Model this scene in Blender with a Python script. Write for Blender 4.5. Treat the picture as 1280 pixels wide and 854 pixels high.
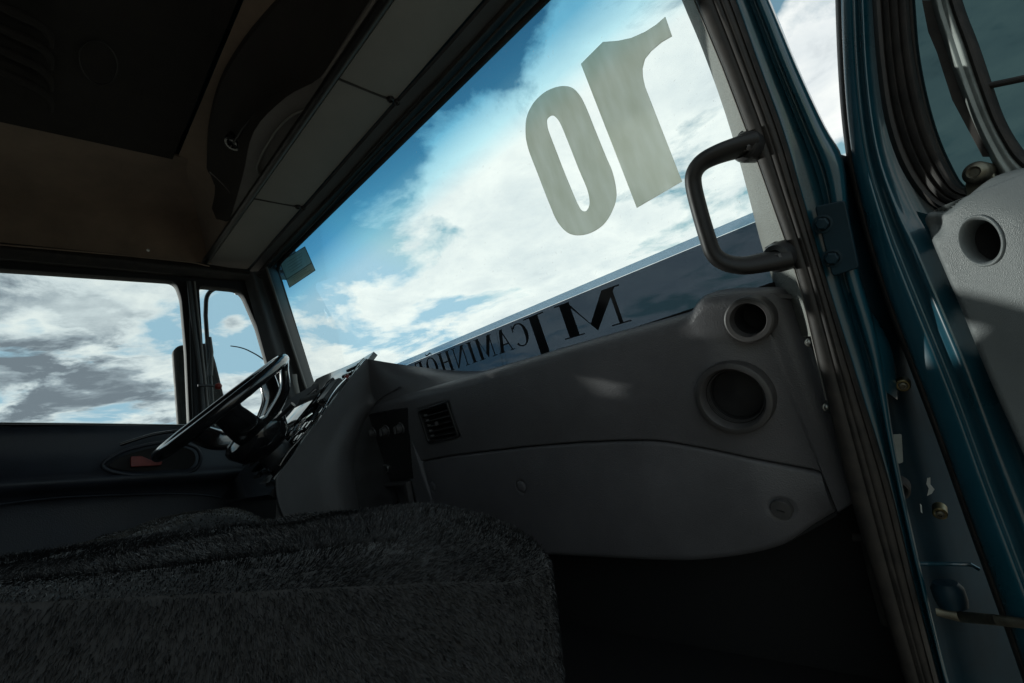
import bpy, bmesh, math, random
import numpy as np
from mathutils import Vector, Matrix
R = math.radians
random.seed(4); rng = np.random.default_rng(4)
for o in list(bpy.data.objects): bpy.data.objects.remove(o)
S = bpy.context.scene
COL = S.collection

# ------------------------------------------------------------------ camera
# truck frame: X to the passenger side, Y forward, Z up; the phone is held in the passenger doorway
CAM = np.array([1.165, 0.0, 1.75])
F = 589.24                                   # focal length in photograph pixels (1280 wide)
AX = np.array([0.69490, 0.26246, 0.66950])   # truck X, Y, Z seen in camera axes
AY = np.array([0.69036, 0.01712, -0.72327])
AZ = np.cross(AX, AY); AZ /= np.linalg.norm(AZ)
AY = np.cross(AZ, AX); AY /= np.linalg.norm(AY); AX /= np.linalg.norm(AX)
M = np.array([AX, AY, AZ])                   # cam vector -> truck vector
cd = bpy.data.cameras.new('camera'); cam = bpy.data.objects.new('camera', cd); COL.objects.link(cam)
cd.sensor_width = 36; cd.lens = F / 1280 * 36; cd.clip_start = 0.01; cd.clip_end = 9000
cam.matrix_world = Matrix(((M[0][0], M[0][1], M[0][2], CAM[0]), (M[1][0], M[1][1], M[1][2], CAM[1]),
                           (M[2][0], M[2][1], M[2][2], CAM[2]), (0, 0, 0, 1)))
S.camera = cam

# ------------------------------------------------------------------ sun and sky
SUN = Vector((-math.cos(R(14.6)) * math.cos(R(8.0)), -math.sin(R(14.6)) * math.cos(R(8.0)), math.sin(R(8.0))))      # towards the sun: low, beyond the far door
sl = bpy.data.lights.new('sun', 'SUN'); sl.energy = 3.6; sl.angle = R(0.6); sl.color = (1, .96, .90)
so = bpy.data.objects.new('sun', sl); COL.objects.link(so)
so.rotation_euler = SUN.to_track_quat('Z', 'Y').to_euler(); so.location = (0, 0, 30)
elev = math.asin(SUN.z); azim = math.atan2(SUN.x, SUN.y)

w = bpy.data.worlds.new('World'); S.world = w; w.use_nodes = True
nt = w.node_tree; N = nt.nodes; Lk = nt.links; N.clear()
def nd(tree, t, **k):
    n = tree.nodes.new(t)
    for a, b in k.items():
        if a == 'inp':
            for i, v in b.items(): n.inputs[i].default_value = v
        else: setattr(n, a, b)
    return n
out = nd(nt, 'ShaderNodeOutputWorld'); bg = nd(nt, 'ShaderNodeBackground', inp={'Strength': 0.15})
sky = nd(nt, 'ShaderNodeTexSky', sky_type='NISHITA', sun_disc=False, sun_elevation=elev, sun_rotation=azim,
         air_density=1.0, dust_density=1.5, ozone_density=2.0)
def wm(op, a, b=None, c=None, clamp=False):
    n = nd(nt, 'ShaderNodeMath', operation=op); n.use_clamp = clamp
    for i, v in enumerate((a, b, c)):
        if v is None: continue
        if isinstance(v, (int, float)): n.inputs[i].default_value = v
        else: Lk.new(v, n.inputs[i])
    return n.outputs[0]
tc = nd(nt, 'ShaderNodeTexCoord')
sep = nd(nt, 'ShaderNodeSeparateXYZ'); Lk.new(tc.outputs['Generated'], sep.inputs[0])
zz = wm('ADD', wm('MAXIMUM', sep.outputs[2], 0.0), 0.14)
cx = wm('DIVIDE', sep.outputs[0], zz); cy = wm('DIVIDE', sep.outputs[1], zz)
cmb = nd(nt, 'ShaderNodeCombineXYZ'); Lk.new(cx, cmb.inputs[0]); Lk.new(cy, cmb.inputs[1]); cmb.inputs[2].default_value = 2.2
def noise(vec, scale, detail, rough, dist=0.0, off=(0, 0, 0)):
    mp = nd(nt, 'ShaderNodeMapping'); mp.inputs['Location'].default_value = off; Lk.new(vec, mp.inputs[0])
    n = nd(nt, 'ShaderNodeTexNoise', inp={'Scale': scale, 'Detail': detail, 'Roughness': rough, 'Distortion': dist})
    Lk.new(mp.outputs[0], n.inputs['Vector']); return n.outputs['Fac']
SKY_OFF = (3.1, 1.7, 0)
n1 = noise(cmb.outputs[0], 2.3, 11, .60, .3, SKY_OFF)
n2 = noise(cmb.outputs[0], 0.5, 3, .5, 0, (7.3, 2.2, 0))
def skydir(px, py):
    d = M @ np.array([(px - 640) / F, (427 - py) / F, -1.0]); return d / np.linalg.norm(d)
def banks(lst):                                            # cloud banks: (bearing given through a photograph point, size, weight)
    acc = None
    for px, py, r_, a_ in lst:
        d = skydir(px, py); th = math.acos(min(1, float(d @ skydir(px + r_, py))))
        q = nd(nt, 'ShaderNodeVectorMath', operation='DOT_PRODUCT'); Lk.new(tc.outputs['Generated'], q.inputs[0]); q.inputs[1].default_value = tuple(d)
        v = wm('MULTIPLY', wm('EXPONENT', wm('MULTIPLY', wm('SUBTRACT', q.outputs['Value'], 1.0), 2 / th ** 2)), a_)
        acc = v if acc is None else wm('ADD', acc, v)
    return acc
cover = wm('ADD', wm('ADD', wm('MULTIPLY', wm('SUBTRACT', n1, .5), 1.25), .485), wm('MULTIPLY', wm('SUBTRACT', n2, .5), .25))
cover = wm('ADD', cover, banks([(760, 180, 190, .13), (900, 60, 140, .12), (640, 270, 90, .11), (720, 330, 100, .10), (570, 215, 50, .10), (560, 330, 40, .08),
    (465, 385, 38, .13), (395, 400, 32, .10), (525, 368, 22, .12), (425, 320, 50, -.16), (480, 300, 30, -.08), (400, 478, 60, .16), (570, 440, 50, -.08), (445, 425, 30, -.10), (600, 350, 60, .10), (700, 380, 90, .10),
    (570, 110, 45, -.06), (650, 30, 50, -.06), (480, 230, 40, -.08), (620, 160, 50, .10), (100, 400, 130, .20), (45, 405, 20, -.14), (210, 418, 22, -.16), (190, 500, 60, .12), (60, 500, 60, .10), (300, 425, 60, -.26), (292, 404, 13, .30), (300, 495, 45, .22), (1010, 100, 90, .2), (962, 5, 16, -.3), (1052, 185, 16, -.3), (1230, 80, 160, .2)]))
def ramp(fac, els):
    r = nd(nt, 'ShaderNodeValToRGB'); cr = r.color_ramp
    while len(cr.elements) < len(els): cr.elements.new(.5)
    for e, (p, c) in zip(cr.elements, els): e.position = p; e.color = (*c, 1)
    Lk.new(fac, r.inputs[0]); return r.outputs[0]
mask = ramp(cover, [(.44, (0, 0, 0)), (.50, (.5, .5, .5)), (.58, (1, 1, 1))])
n3 = noise(cmb.outputs[0], 3.4, 9, .62, .3, (1.3, 8.2, 3))
# cloud radiance: thick cloud away from the sun is grey underneath, thin rims are bright
dot = nd(nt, 'ShaderNodeVectorMath', operation='DOT_PRODUCT'); Lk.new(tc.outputs['Generated'], dot.inputs[0])
dot.inputs[1].default_value = (-0.95, -0.25, 0.10)
west = wm('MULTIPLY', wm('SUBTRACT', dot.outputs['Value'], .70), 3.0, clamp=True)
thick = wm('ADD', wm('MULTIPLY', wm('SUBTRACT', cover, .52), 2.2), wm('SUBTRACT', n3, .52))
dark = banks([(30, 450, 40, 1.0), (90, 442, 38, 1.1), (150, 448, 34, 1.0), (200, 455, 18, .6), (40, 508, 45, 1.2), (110, 500, 40, .3), (0, 350, 50, .7), (210, 525, 60, .6), (1240, 60, 200, .35)])
greyf = wm('MULTIPLY', wm('ADD', wm('MULTIPLY', west, 3.0), .55), thick, clamp=True)
greyf = wm('ADD', wm('ADD', wm('MULTIPLY', greyf, .45), wm('MULTIPLY', wm('SUBTRACT', n3, .41), wm('ADD', wm('MULTIPLY', west, .4), .9))), wm('MULTIPLY', dark, wm('ADD', wm('MULTIPLY', wm('SUBTRACT', n3, .5), 2.6), .42)), clamp=True)
ccol = ramp(greyf, [(0, (6.7, 6.9, 6.7)), (.35, (5.3, 5.7, 5.8)), (.72, (2.7, 3.1, 3.4)), (1, (1.5, 1.75, 2.0))])
vm = nd(nt, 'ShaderNodeVectorMath', operation='MULTIPLY'); Lk.new(sky.outputs[0], vm.inputs[0]); vm.inputs[1].default_value = (2.1, 2.2, 1.75)
vn = nd(nt, 'ShaderNodeVectorMath', operation='MINIMUM'); Lk.new(vm.outputs[0], vn.inputs[0]); vn.inputs[1].default_value = (2.75, 4.25, 5.2)
skyc = vn.outputs[0]
mx = nd(nt, 'ShaderNodeMix', data_type='RGBA')
Lk.new(mask, mx.inputs[0]); Lk.new(skyc, mx.inputs[6]); Lk.new(ccol, mx.inputs[7])
Lk.new(mx.outputs[2], bg.inputs[0]); Lk.new(bg.outputs[0], out.inputs[0])

S.view_settings.view_transform = 'Standard'; S.view_settings.look = 'None'
S.view_settings.gamma = 1; S.view_settings.exposure = 0.0; S.view_settings.use_curve_mapping = False
S.render.engine = 'CYCLES'
S.cycles.max_bounces = 8; S.cycles.transparent_max_bounces = 16

# ------------------------------------------------------------------ planes (relative to the camera point, in truck axes)
RK = R(10.33)
NW = np.array([0, math.cos(RK), math.sin(RK)]); UW = np.array([1., 0, 0]); VW = np.array([0, -math.sin(RK), math.cos(RK)])
CW = 1.0310
def W(k): return (NW, CW - k, UW, VW)                     # parallel to the windshield, k metres inside it
def XP(x): return (np.array([1., 0, 0]), x, np.array([0, 1., 0]), np.array([0, 0, 1.]))
def YP(y): return (np.array([0., 1, 0]), y, np.array([1., 0, 0]), np.array([0, 0, 1.]))
def ZP(z): return (np.array([0., 0, 1]), z, np.array([1., 0, 0]), np.array([0, 1., 0]))
TH = R(72)
ND = np.array([-math.cos(TH), -math.sin(TH), 0]); UD = np.array([math.sin(TH), -math.cos(TH), 0])
CDr = float(ND @ np.array([-.052, .88, 0]))
def DP(k): return (ND, CDr + k, UD, np.array([0, 0, 1.]))  # open door, k metres towards the cab side of its inner face
def Q(px, py, pl):                                         # photograph pixel -> point on a plane, camera relative
    d = M @ np.array([(px - 640) / F, (427 - py) / F, -1.0])
    return d * (pl[1] / (pl[0] @ d))
def P(px, py, pl): return Q(px, py, pl) + CAM
def uv(p, pl): return np.array([p @ pl[2], p @ pl[3]])
def frm(u, v, pl, h=0.0): return pl[0] * (pl[1] + h) + pl[2] * u + pl[3] * v + CAM
def proj(p):
    c = M.T @ (np.asarray(p) - CAM); return 640 + F * c[0] / -c[2], 427 - F * c[1] / -c[2]

# ------------------------------------------------------------------ materials
MATS = {}
def mat(name, col, rough=.6, metal=0, bump=0, bscale=300, var=.0, vscale=6, coat=0, spec=.5, col2=None, sheen=0, bdist=.001, aniso=None):
    m = bpy.data.materials.new(name); m.use_nodes = True; t = m.node_tree; b = t.nodes['Principled BSDF']
    b.inputs['Base Color'].default_value = (*col, 1); b.inputs['Roughness'].default_value = rough
    b.inputs['Metallic'].default_value = metal; b.inputs['Specular IOR Level'].default_value = spec
    b.inputs['Coat Weight'].default_value = coat; b.inputs['Coat Roughness'].default_value = .04
    b.inputs['Sheen Weight'].default_value = sheen
    c = t.nodes.new('ShaderNodeTexCoord')
    if var:
        n = t.nodes.new('ShaderNodeTexNoise'); n.inputs['Scale'].default_value = vscale; n.inputs['Detail'].default_value = 8
        n.inputs['Roughness'].default_value = .65; t.links.new(c.outputs['Object'], n.inputs['Vector'])
        r = t.nodes.new('ShaderNodeValToRGB'); c2 = col2 or tuple(x * (1 + var) + .01 * var for x in col)
        r.color_ramp.elements[0].position = .35; r.color_ramp.elements[1].position = .68
        r.color_ramp.elements[0].color = (*[x * (1 - .6 * min(var, 1)) for x in col], 1); r.color_ramp.elements[1].color = (*c2, 1)
        t.links.new(n.outputs[0], r.inputs[0]); t.links.new(r.outputs[0], b.inputs['Base Color'])
        rr = t.nodes.new('ShaderNodeMapRange'); rr.inputs['To Min'].default_value = max(rough - .12, .03); rr.inputs['To Max'].default_value = min(rough + .15, 1)
        t.links.new(n.outputs[0], rr.inputs[0]); t.links.new(rr.outputs[0], b.inputs['Roughness'])
    if bump:
        if bscale > 100:
            n = t.nodes.new('ShaderNodeTexVoronoi'); n.inputs['Scale'].default_value = bscale; o_ = n.outputs['Distance']
        else:
            n = t.nodes.new('ShaderNodeTexNoise'); n.inputs['Scale'].default_value = bscale; n.inputs['Detail'].default_value = 4; o_ = n.outputs[0]
        t.links.new(c.outputs['Object'], n.inputs['Vector'])
        bp = t.nodes.new('ShaderNodeBump'); bp.inputs['Strength'].default_value = bump; bp.inputs['Distance'].default_value = bdist
        t.links.new(o_, bp.inputs['Height']); t.links.new(bp.outputs[0], b.inputs['Normal'])
    MATS[name] = m; return m
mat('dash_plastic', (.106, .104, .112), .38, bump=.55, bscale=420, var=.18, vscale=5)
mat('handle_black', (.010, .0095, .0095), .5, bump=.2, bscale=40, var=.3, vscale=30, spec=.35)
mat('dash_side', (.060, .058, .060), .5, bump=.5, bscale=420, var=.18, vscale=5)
mat('console_black', (.030, .027, .025), .75, bump=.3, bscale=300, var=.3, vscale=7)
mat('dash_lid', (.098, .096, .104), .46, bump=.5, bscale=380, var=.18, vscale=6)
mat('ring_plastic', (.058, .055, .056), .48, bump=.15, bscale=60, var=.2, vscale=20)
mat('black_plastic', (.014, .014, .015), .4, var=.3, vscale=20)
mat('gloss_black', (.008, .008, .009), .12, var=.5, vscale=30, coat=.5)
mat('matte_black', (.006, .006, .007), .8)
mat('rubber', (.014, .0125, .012), .66, bump=.35, bscale=70, var=.5, vscale=30, col2=(.034, .028, .024))
mat('rubber_dusty', (.03, .026, .023), .8, bump=.5, bscale=50, var=.6, vscale=22)
mat('lining_brown', (.21, .155, .115), .95, bump=.4, bscale=90, var=.3, vscale=4, sheen=.3)
mat('lining_black', (.016, .014, .013), .9, var=.5, vscale=7)
mat('visor_grey', (.205, .195, .182), .7, bump=.35, bscale=500, var=.12, vscale=3)
mat('console_grey', (.15, .145, .14), .6, bump=.3, bscale=300, var=.2, vscale=6)
mat('pillar_trim', (.24, .25, .235), .68, bump=1.0, bscale=330, var=.1, vscale=8, bdist=.002)
mat('pillar_dark', (.045, .045, .047), .62, bump=.3, bscale=300, var=.25, vscale=6)
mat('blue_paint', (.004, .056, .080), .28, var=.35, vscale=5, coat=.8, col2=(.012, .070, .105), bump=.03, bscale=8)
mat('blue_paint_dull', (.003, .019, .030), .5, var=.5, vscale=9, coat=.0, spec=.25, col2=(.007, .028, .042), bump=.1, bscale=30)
mat('door_trim', (.145, .16, .163), .42, bump=.35, bscale=1000, var=.12, vscale=9, bdist=.001)
mat('steel', (.42, .43, .42), .34, metal=1, var=.4, vscale=40)
mat('zinc', (.15, .14, .11), .5, metal=1, var=.5, vscale=60)
mat('channel_metal', (.20, .22, .21), .5, metal=.2, var=.35, vscale=25)
mat('fur', (.010, .010, .0105), .8, sheen=.15, var=.6, vscale=10)
mat('fur_strand', (.006, .006, .0065), .38, var=.9, vscale=24, col2=(.014, .0135, .014), spec=.36)
mat('fur_strand_lit', (.045, .040, .035), .5, var=.8, vscale=24, col2=(.085, .076, .066), spec=.4)  # lighter copy of the pile: light on the far seats is in the colour
mat('red_plastic', (.20, .022, .015), .4, var=.3, vscale=30)
mat('door_vinyl', (.018, .020, .028), .5, bump=.3, bscale=260, var=.3, vscale=6)
mat('dial_face', (.02, .02, .022), .3)
mat('lens', (.02, .02, .02), .05, coat=1)
mat('chrome', (.8, .8, .8), .12, metal=1)
mat('banner_letter', (.004, .005, .007), .35)
mat('brass', (.17, .14, .07), .4, metal=1, var=.4, vscale=40)
mat('ground', (.32, .27, .21), .95, bump=.6, bscale=6, var=.4, vscale=.6)
mat('sticker_ink', (.10, .11, .10), .6)
mat('paint_chip', (.6, .62, .6), .6)

def glassy(name, tint, refl=.06, rough=.0):
    m = bpy.data.materials.new(name); m.use_nodes = True; t = m.node_tree; t.nodes.clear()
    o = t.nodes.new('ShaderNodeOutputMaterial'); tr = t.nodes.new('ShaderNodeBsdfTransparent'); gl = t.nodes.new('ShaderNodeBsdfGlossy')
    gl.inputs['Roughness'].default_value = rough; mixn = t.nodes.new('ShaderNodeMixShader')
    fr = t.nodes.new('ShaderNodeFresnel'); fr.inputs[0].default_value = 1.35
    ml = t.nodes.new('ShaderNodeMath'); ml.operation = 'MULTIPLY'; ml.inputs[1].default_value = refl * 10
    # light leaving the slab must not meet a total reflection: use the geometry's facing only
    tr.inputs[0].default_value = (*tint, 1); gl.inputs[0].default_value = (.9, .95, 1, 1)
    lw = t.nodes.new('ShaderNodeLayerWeight'); lw.inputs[0].default_value = .12
    ml.operation = 'MULTIPLY'; t.links.new(lw.outputs['Fresnel'], ml.inputs[0]); ml.use_clamp = True
    t.links.new(ml.outputs[0], mixn.inputs[0]); t.links.new(tr.outputs[0], mixn.inputs[1]); t.links.new(gl.outputs[0], mixn.inputs[2])
    t.links.new(mixn.outputs[0], o.inputs[0]); MATS[name] = m; return m, t, tr
glassy('side_glass', (.86, .90, .90), .04)
glassy('tinted_glass', (.20, .27, .28), .10)
m, t, tr = glassy('windshield_glass', (.93, .97, .96), .012)
# printed-in shade band along the top of the glass (object v coordinate runs up the glass)
dn = t.nodes.new('ShaderNodeTexNoise'); dn.inputs['Scale'].default_value = 140; dn.inputs['Detail'].default_value = 3
dr_ = t.nodes.new('ShaderNodeValToRGB'); dr_.color_ramp.elements[0].position = .66; dr_.color_ramp.elements[0].color = (.012, .012, .012, 1); dr_.color_ramp.elements[1].position = .80; dr_.color_ramp.elements[1].color = (.22, .22, .22, 1)
dc_ = t.nodes.new('ShaderNodeTexCoord'); t.links.new(dc_.outputs['Object'], dn.inputs['Vector']); t.links.new(dn.outputs[0], dr_.inputs[0])
dtl = t.nodes.new('ShaderNodeBsdfTranslucent'); dtl.inputs[0].default_value = (.8, .78, .7, 1); dmx = t.nodes.new('ShaderNodeMixShader')
outn = [n for n in t.nodes if n.type == 'OUTPUT_MATERIAL'][0]; prev_ = outn.inputs[0].links[0].from_socket
t.links.new(dr_.outputs[0], dmx.inputs[0]); t.links.new(prev_, dmx.inputs[1]); t.links.new(dtl.outputs[0], dmx.inputs[2]); t.links.new(dmx.outputs[0], outn.inputs[0])
c = t.nodes.new('ShaderNodeAttribute'); c.attribute_name = 'band'
rp = t.nodes.new('ShaderNodeValToRGB'); rp.color_ramp.elements[0].position = 0; rp.color_ramp.elements[0].color = (.90, .97, .955, 1)
rp.color_ramp.elements[1].position = 1; rp.color_ramp.elements[1].color = (.11, .38, .58, 1)
e = rp.color_ramp.elements.new(.30); e.color = (.52, .82, .91, 1)
e = rp.color_ramp.elements.new(.66); e.color = (.16, .48, .68, 1)
t.links.new(c.outputs['Fac'], rp.inputs[0]); t.links.new(rp.outputs[0], tr.inputs[0])

def vinyl(name, col, trans, tcol, reflect=.0):            # printed film on glass: part light passes, part is scattered through
    m = bpy.data.materials.new(name); m.use_nodes = True; t = m.node_tree; t.nodes.clear()
    o = t.nodes.new('ShaderNodeOutputMaterial'); tr = t.nodes.new('ShaderNodeBsdfTransparent'); tr.inputs[0].default_value = (*tcol, 1)
    d = t.nodes.new('ShaderNodeBsdfDiffuse'); tl = t.nodes.new('ShaderNodeBsdfTranslucent')
    c = t.nodes.new('ShaderNodeTexCoord'); n = t.nodes.new('ShaderNodeTexNoise'); n.inputs['Scale'].default_value = 45; n.inputs['Detail'].default_value = 6
    mp = t.nodes.new('ShaderNodeMapping'); mp.inputs['Scale'].default_value = (1, .25, .25); t.links.new(c.outputs['Object'], mp.inputs[0]); t.links.new(mp.outputs[0], n.inputs['Vector'])
    r = t.nodes.new('ShaderNodeValToRGB'); r.color_ramp.elements[0].position = .3; r.color_ramp.elements[1].position = .78
    r.color_ramp.elements[0].color = (*[x * .94 for x in col], 1); r.color_ramp.elements[1].color = (*[min(x * 1.12, 1) for x in col], 1)
    t.links.new(n.outputs[0], r.inputs[0]); t.links.new(r.outputs[0], d.inputs[0]); t.links.new(r.outputs[0], tl.inputs[0])
    a = t.nodes.new('ShaderNodeMixShader'); a.inputs[0].default_value = .85; t.links.new(d.outputs[0], a.inputs[1]); t.links.new(tl.outputs[0], a.inputs[2])
    b = t.nodes.new('ShaderNodeMixShader'); b.inputs[0].default_value = trans; t.links.new(a.outputs[0], b.inputs[1]); t.links.new(tr.outputs[0], b.inputs[2])
    last = b
    if reflect:
        g = t.nodes.new('ShaderNodeBsdfGlossy'); g.inputs['Roughness'].default_value = .03; g.inputs[0].default_value = (.8, .9, 1, 1)
        x = t.nodes.new('ShaderNodeMixShader'); x.inputs[0].default_value = reflect; t.links.new(b.outputs[0], x.inputs[1]); t.links.new(g.outputs[0], x.inputs[2]); last = x
    t.links.new(last.outputs[0], o.inputs[0]); MATS[name] = m
vinyl('digit_vinyl', (.93, .93, .85), .0, (1, 1, 1))
vinyl('banner_film', (.05, .055, .06), .96, (.215, .245, .28), .012)
vinyl('banner_border', (.5, .55, .6), .8, (.50, .60, .68), 0)
vinyl('sticker_paper', (.55, .55, .5), .5, (.50, .42, .38))
vinyl('sticker_paper_light', (.9, .88, .8), .7, (.98, .92, .86))

# ------------------------------------------------------------------ builders
def link(o, m=None, parent=None, label=None, kind=None, cat=None, group=None):
    COL.objects.link(o)
    if m: o.data.materials.append(MATS[m] if isinstance(m, str) else m)
    if parent: o.parent = parent; o.matrix_parent_inverse = Matrix.Identity(4); o.location = Vector(o.location) - Vector(world_loc(parent))
    if label: o['label'] = label
    if kind: o['kind'] = kind
    if cat: o['category'] = cat
    if group: o['group'] = group
    return o
def world_loc(o):
    v = Vector(o.location)
    while o.parent: o = o.parent; v += Vector(o.location)
    return v
def thing(name, loc, label, cat, group=None, kind=None):
    o = bpy.data.objects.new(name, None); o.location = loc; o.empty_display_size = .05
    return link(o, None, None, label, kind, cat, group)
def mesh(name, V, Fc, m, parent=None, smooth=True, angle=35, **k):
    V = np.asarray(V, float); org = V.mean(0)
    me = bpy.data.meshes.new(name); me.from_pydata((V - org).tolist(), [], [list(f) for f in Fc])
    me.validate(); me.update()
    if smooth:
        for p in me.polygons: p.use_smooth = True
        try: me.set_sharp_from_angle(angle=R(angle))
        except Exception: pass
    o = bpy.data.objects.new(name, me); o.location = org
    return link(o, m, parent, **k)
def fixn(o):
    bm = bmesh.new(); bm.from_mesh(o.data); bmesh.ops.recalc_face_normals(bm, faces=bm.faces); bm.to_mesh(o.data); bm.free(); return o
def cr(pts, n=6, closed=False):                            # Catmull-Rom
    pts = [np.asarray(p, float) for p in pts]; outp = []; L = len(pts)
    rngs = range(L) if closed else range(L - 1)
    for i in rngs:
        if closed: a, b, c, d = pts[i - 1], pts[i], pts[(i + 1) % L], pts[(i + 2) % L]
        else: a, b, c, d = pts[max(i - 1, 0)], pts[i], pts[i + 1], pts[min(i + 2, L - 1)]
        for k in range(n):
            t = k / n; outp.append(.5 * ((2 * b) + (c - a) * t + (2 * a - 5 * b + 4 * c - d) * t * t + (3 * b - a - 3 * c + d) * t ** 3))
    if not closed: outp.append(pts[-1])
    return outp
def rnd(poly, rad, n=5):                                   # round the corners of a 2D/px polygon
    poly = [np.asarray(p, float) for p in poly]; o_ = []; L = len(poly)
    rads = rad if isinstance(rad, (list, tuple)) else [rad] * L
    for i in range(L):
        a, b, c = poly[i - 1], poly[i], poly[(i + 1) % L]; r_ = rads[i]
        if r_ <= 0: o_.append(b); continue
        u = (a - b); v = (c - b); lu = np.linalg.norm(u); lv = np.linalg.norm(v)
        d = min(r_, lu * .49, lv * .49); p0 = b + u / lu * d; p1 = b + v / lv * d
        for k in range(n + 1):
            t = k / n; o_.append((1 - t) ** 2 * p0 + 2 * t * (1 - t) * b + t * t * p1)
    return o_
def panel2(name, loops, pl, thick, m, parent=None, bev=.003, h=0.0, bres=2, **k):   # loops in plane uv; front face at h, body behind it
    cu = bpy.data.curves.new(name, 'CURVE'); cu.dimensions = '2D'; cu.fill_mode = 'BOTH'
    if thick < .002: bev = 0
    cu.extrude = max(thick / 2 - bev, 1e-5); cu.bevel_depth = bev; cu.bevel_resolution = bres; cu.offset = -bev
    c0 = np.mean(np.array(loops[0]), 0)
    for lp in loops:
        sp = cu.splines.new('POLY'); sp.points.add(len(lp) - 1); sp.use_cyclic_u = True
        for p, q in zip(sp.points, lp): p.co = (q[0] - c0[0], q[1] - c0[1], 0, 1)
    tmp = bpy.data.objects.new('t', cu); COL.objects.link(tmp)
    dg = bpy.context.evaluated_depsgraph_get(); me = bpy.data.meshes.new_from_object(tmp.evaluated_get(dg)); me.name = name
    bpy.data.objects.remove(tmp); bpy.data.curves.remove(cu)
    # outward face points along +normal * side
    nrm = pl[0]; side = 1 if np.cross(pl[2], pl[3]) @ nrm > 0 else -1
    facing = -np.sign(pl[1]) if pl[1] else 1               # towards the camera
    cpt = pl[0] * (pl[1] + facing * (h - thick / 2)) + pl[2] * c0[0] + pl[3] * c0[1] + CAM
    mt = Matrix(((pl[2][0], pl[3][0], nrm[0] * side, 0), (pl[2][1], pl[3][1], nrm[1] * side, 0), (pl[2][2], pl[3][2], nrm[2] * side, 0), (0, 0, 0, 1)))
    me.transform(mt)
    for p in me.polygons: p.use_smooth = True
    try: me.set_sharp_from_angle(angle=R(40))
    except Exception: pass
    me.materials.clear()
    o = bpy.data.objects.new(name, me); o.location = cpt
    return link(o, m, parent, **k)
def panel(name, loops, pl, thick, m, parent=None, bev=.003, h=0.0, **k):            # loops in photograph pixels on the plane
    return panel2(name, [[uv(Q(x, y, pl), pl) for x, y in lp] for lp in loops], pl, thick, m, parent, bev, h, **k)
def tube(name, pts, r, m, parent=None, seg=12, flat=1.0, up=None, caps=True, **k):
    pts = [np.asarray(p, float) for p in pts]; n = len(pts); rs = r if isinstance(r, (list, tuple)) else [r] * n
    V = []; Fc = []; prev = None
    for i, p in enumerate(pts):
        t = pts[min(i + 1, n - 1)] - pts[max(i - 1, 0)]; t = t / np.linalg.norm(t)
        a = np.array(up if up is not None else (0, 0, 1.)) if prev is None else prev
        a = a - t * (a @ t)
        if np.linalg.norm(a) < 1e-4: a = np.array([1., .1, 0]); a = a - t * (a @ t)
        a /= np.linalg.norm(a); b = np.cross(t, a); prev = a
        for j in range(seg):
            an = 2 * math.pi * j / seg; V.append(p + a * math.cos(an) * rs[i] + b * math.sin(an) * rs[i] * flat)
    for i in range(n - 1):
        for j in range(seg):
            Fc.append((i * seg + j, i * seg + (j + 1) % seg, (i + 1) * seg + (j + 1) % seg, (i + 1) * seg + j))
    if caps: Fc += [tuple(range(seg))[::-1], tuple(range((n - 1) * seg, n * seg))]
    return mesh(name, V, Fc, m, parent, **k)
def lathe(name, c, ax, prof, m, parent=None, seg=40, closed=False, **k):            # prof: (radius, height along ax)
    c = np.asarray(c, float); ax = np.asarray(ax, float); ax /= np.linalg.norm(ax)
    a = np.cross(ax, (0.3, .2, .9)); a /= np.linalg.norm(a); b = np.cross(ax, a); V = []; Fc = []; n = len(prof)
    for r_, h_ in prof:
        for j in range(seg):
            an = 2 * math.pi * j / seg; V.append(c + ax * h_ + (a * math.cos(an) + b * math.sin(an)) * max(r_, 1e-5))
    for i in range(n if closed else n - 1):
        for j in range(seg):
            i2 = (i + 1) % n; Fc.append((i * seg + j, i * seg + (j + 1) % seg, i2 * seg + (j + 1) % seg, i2 * seg + j))
    return fixn(mesh(name, V, Fc, m, parent, **k))
def patch(name, rows, m, parent=None, thick=.01, tdir=None, nu=6, nv=5, smooth_v=True, **k):  # rows of 3D points, closed slab behind
    rr = [cr(r_, nu) if nu > 1 else [np.asarray(p) for p in r_] for r_ in rows]; cols = list(zip(*rr))
    cc = [cr(c_, nv) if nv > 1 else list(c_) for c_ in cols]; G = np.array(cc)      # [col][row]
    a, b, _ = G.shape
    if tdir is None: cen = G.reshape(-1, 3).mean(0); tdir = (cen - CAM); tdir = tdir / np.linalg.norm(tdir)
    tdir = np.asarray(tdir, float)
    V = list(G.reshape(-1, 3)) + list((G + tdir * thick).reshape(-1, 3)); Fc = []; K = a * b
    for i in range(a - 1):
        for j in range(b - 1):
            q = (i * b + j, i * b + j + 1, (i + 1) * b + j + 1, (i + 1) * b + j); Fc.append(q); Fc.append(tuple(x + K for x in q[::-1]))
    for i in range(a - 1):
        for j in (0, b - 1): q = (i * b + j, (i + 1) * b + j, (i + 1) * b + j + K, i * b + j + K); Fc.append(q)
    for j in range(b - 1):
        for i in (0, a - 1): q = (i * b + j, i * b + j + 1, i * b + j + 1 + K, i * b + j + K); Fc.append(q)
    return fixn(mesh(name, V, Fc, m, parent, **k))
def box(name, c, sx, sy, sz, m, parent=None, bev=.004, rot=None, **k):
    bm = bmesh.new(); bmesh.ops.create_cube(bm, size=1)
    for v in bm.verts: v.co = Vector((v.co.x * sx, v.co.y * sy, v.co.z * sz))
    if bev: bmesh.ops.bevel(bm, geom=bm.edges[:], offset=bev, segments=2, affect='EDGES')
    me = bpy.data.meshes.new(name); bm.to_mesh(me); bm.free()
    if rot is not None: me.transform(rot.to_4x4())
    for p in me.polygons: p.use_smooth = True
    try: me.set_sharp_from_angle(angle=R(40))
    except Exception: pass
    o = bpy.data.objects.new(name, me); o.location = Vector(c); return link(o, m, parent, **k)
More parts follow.
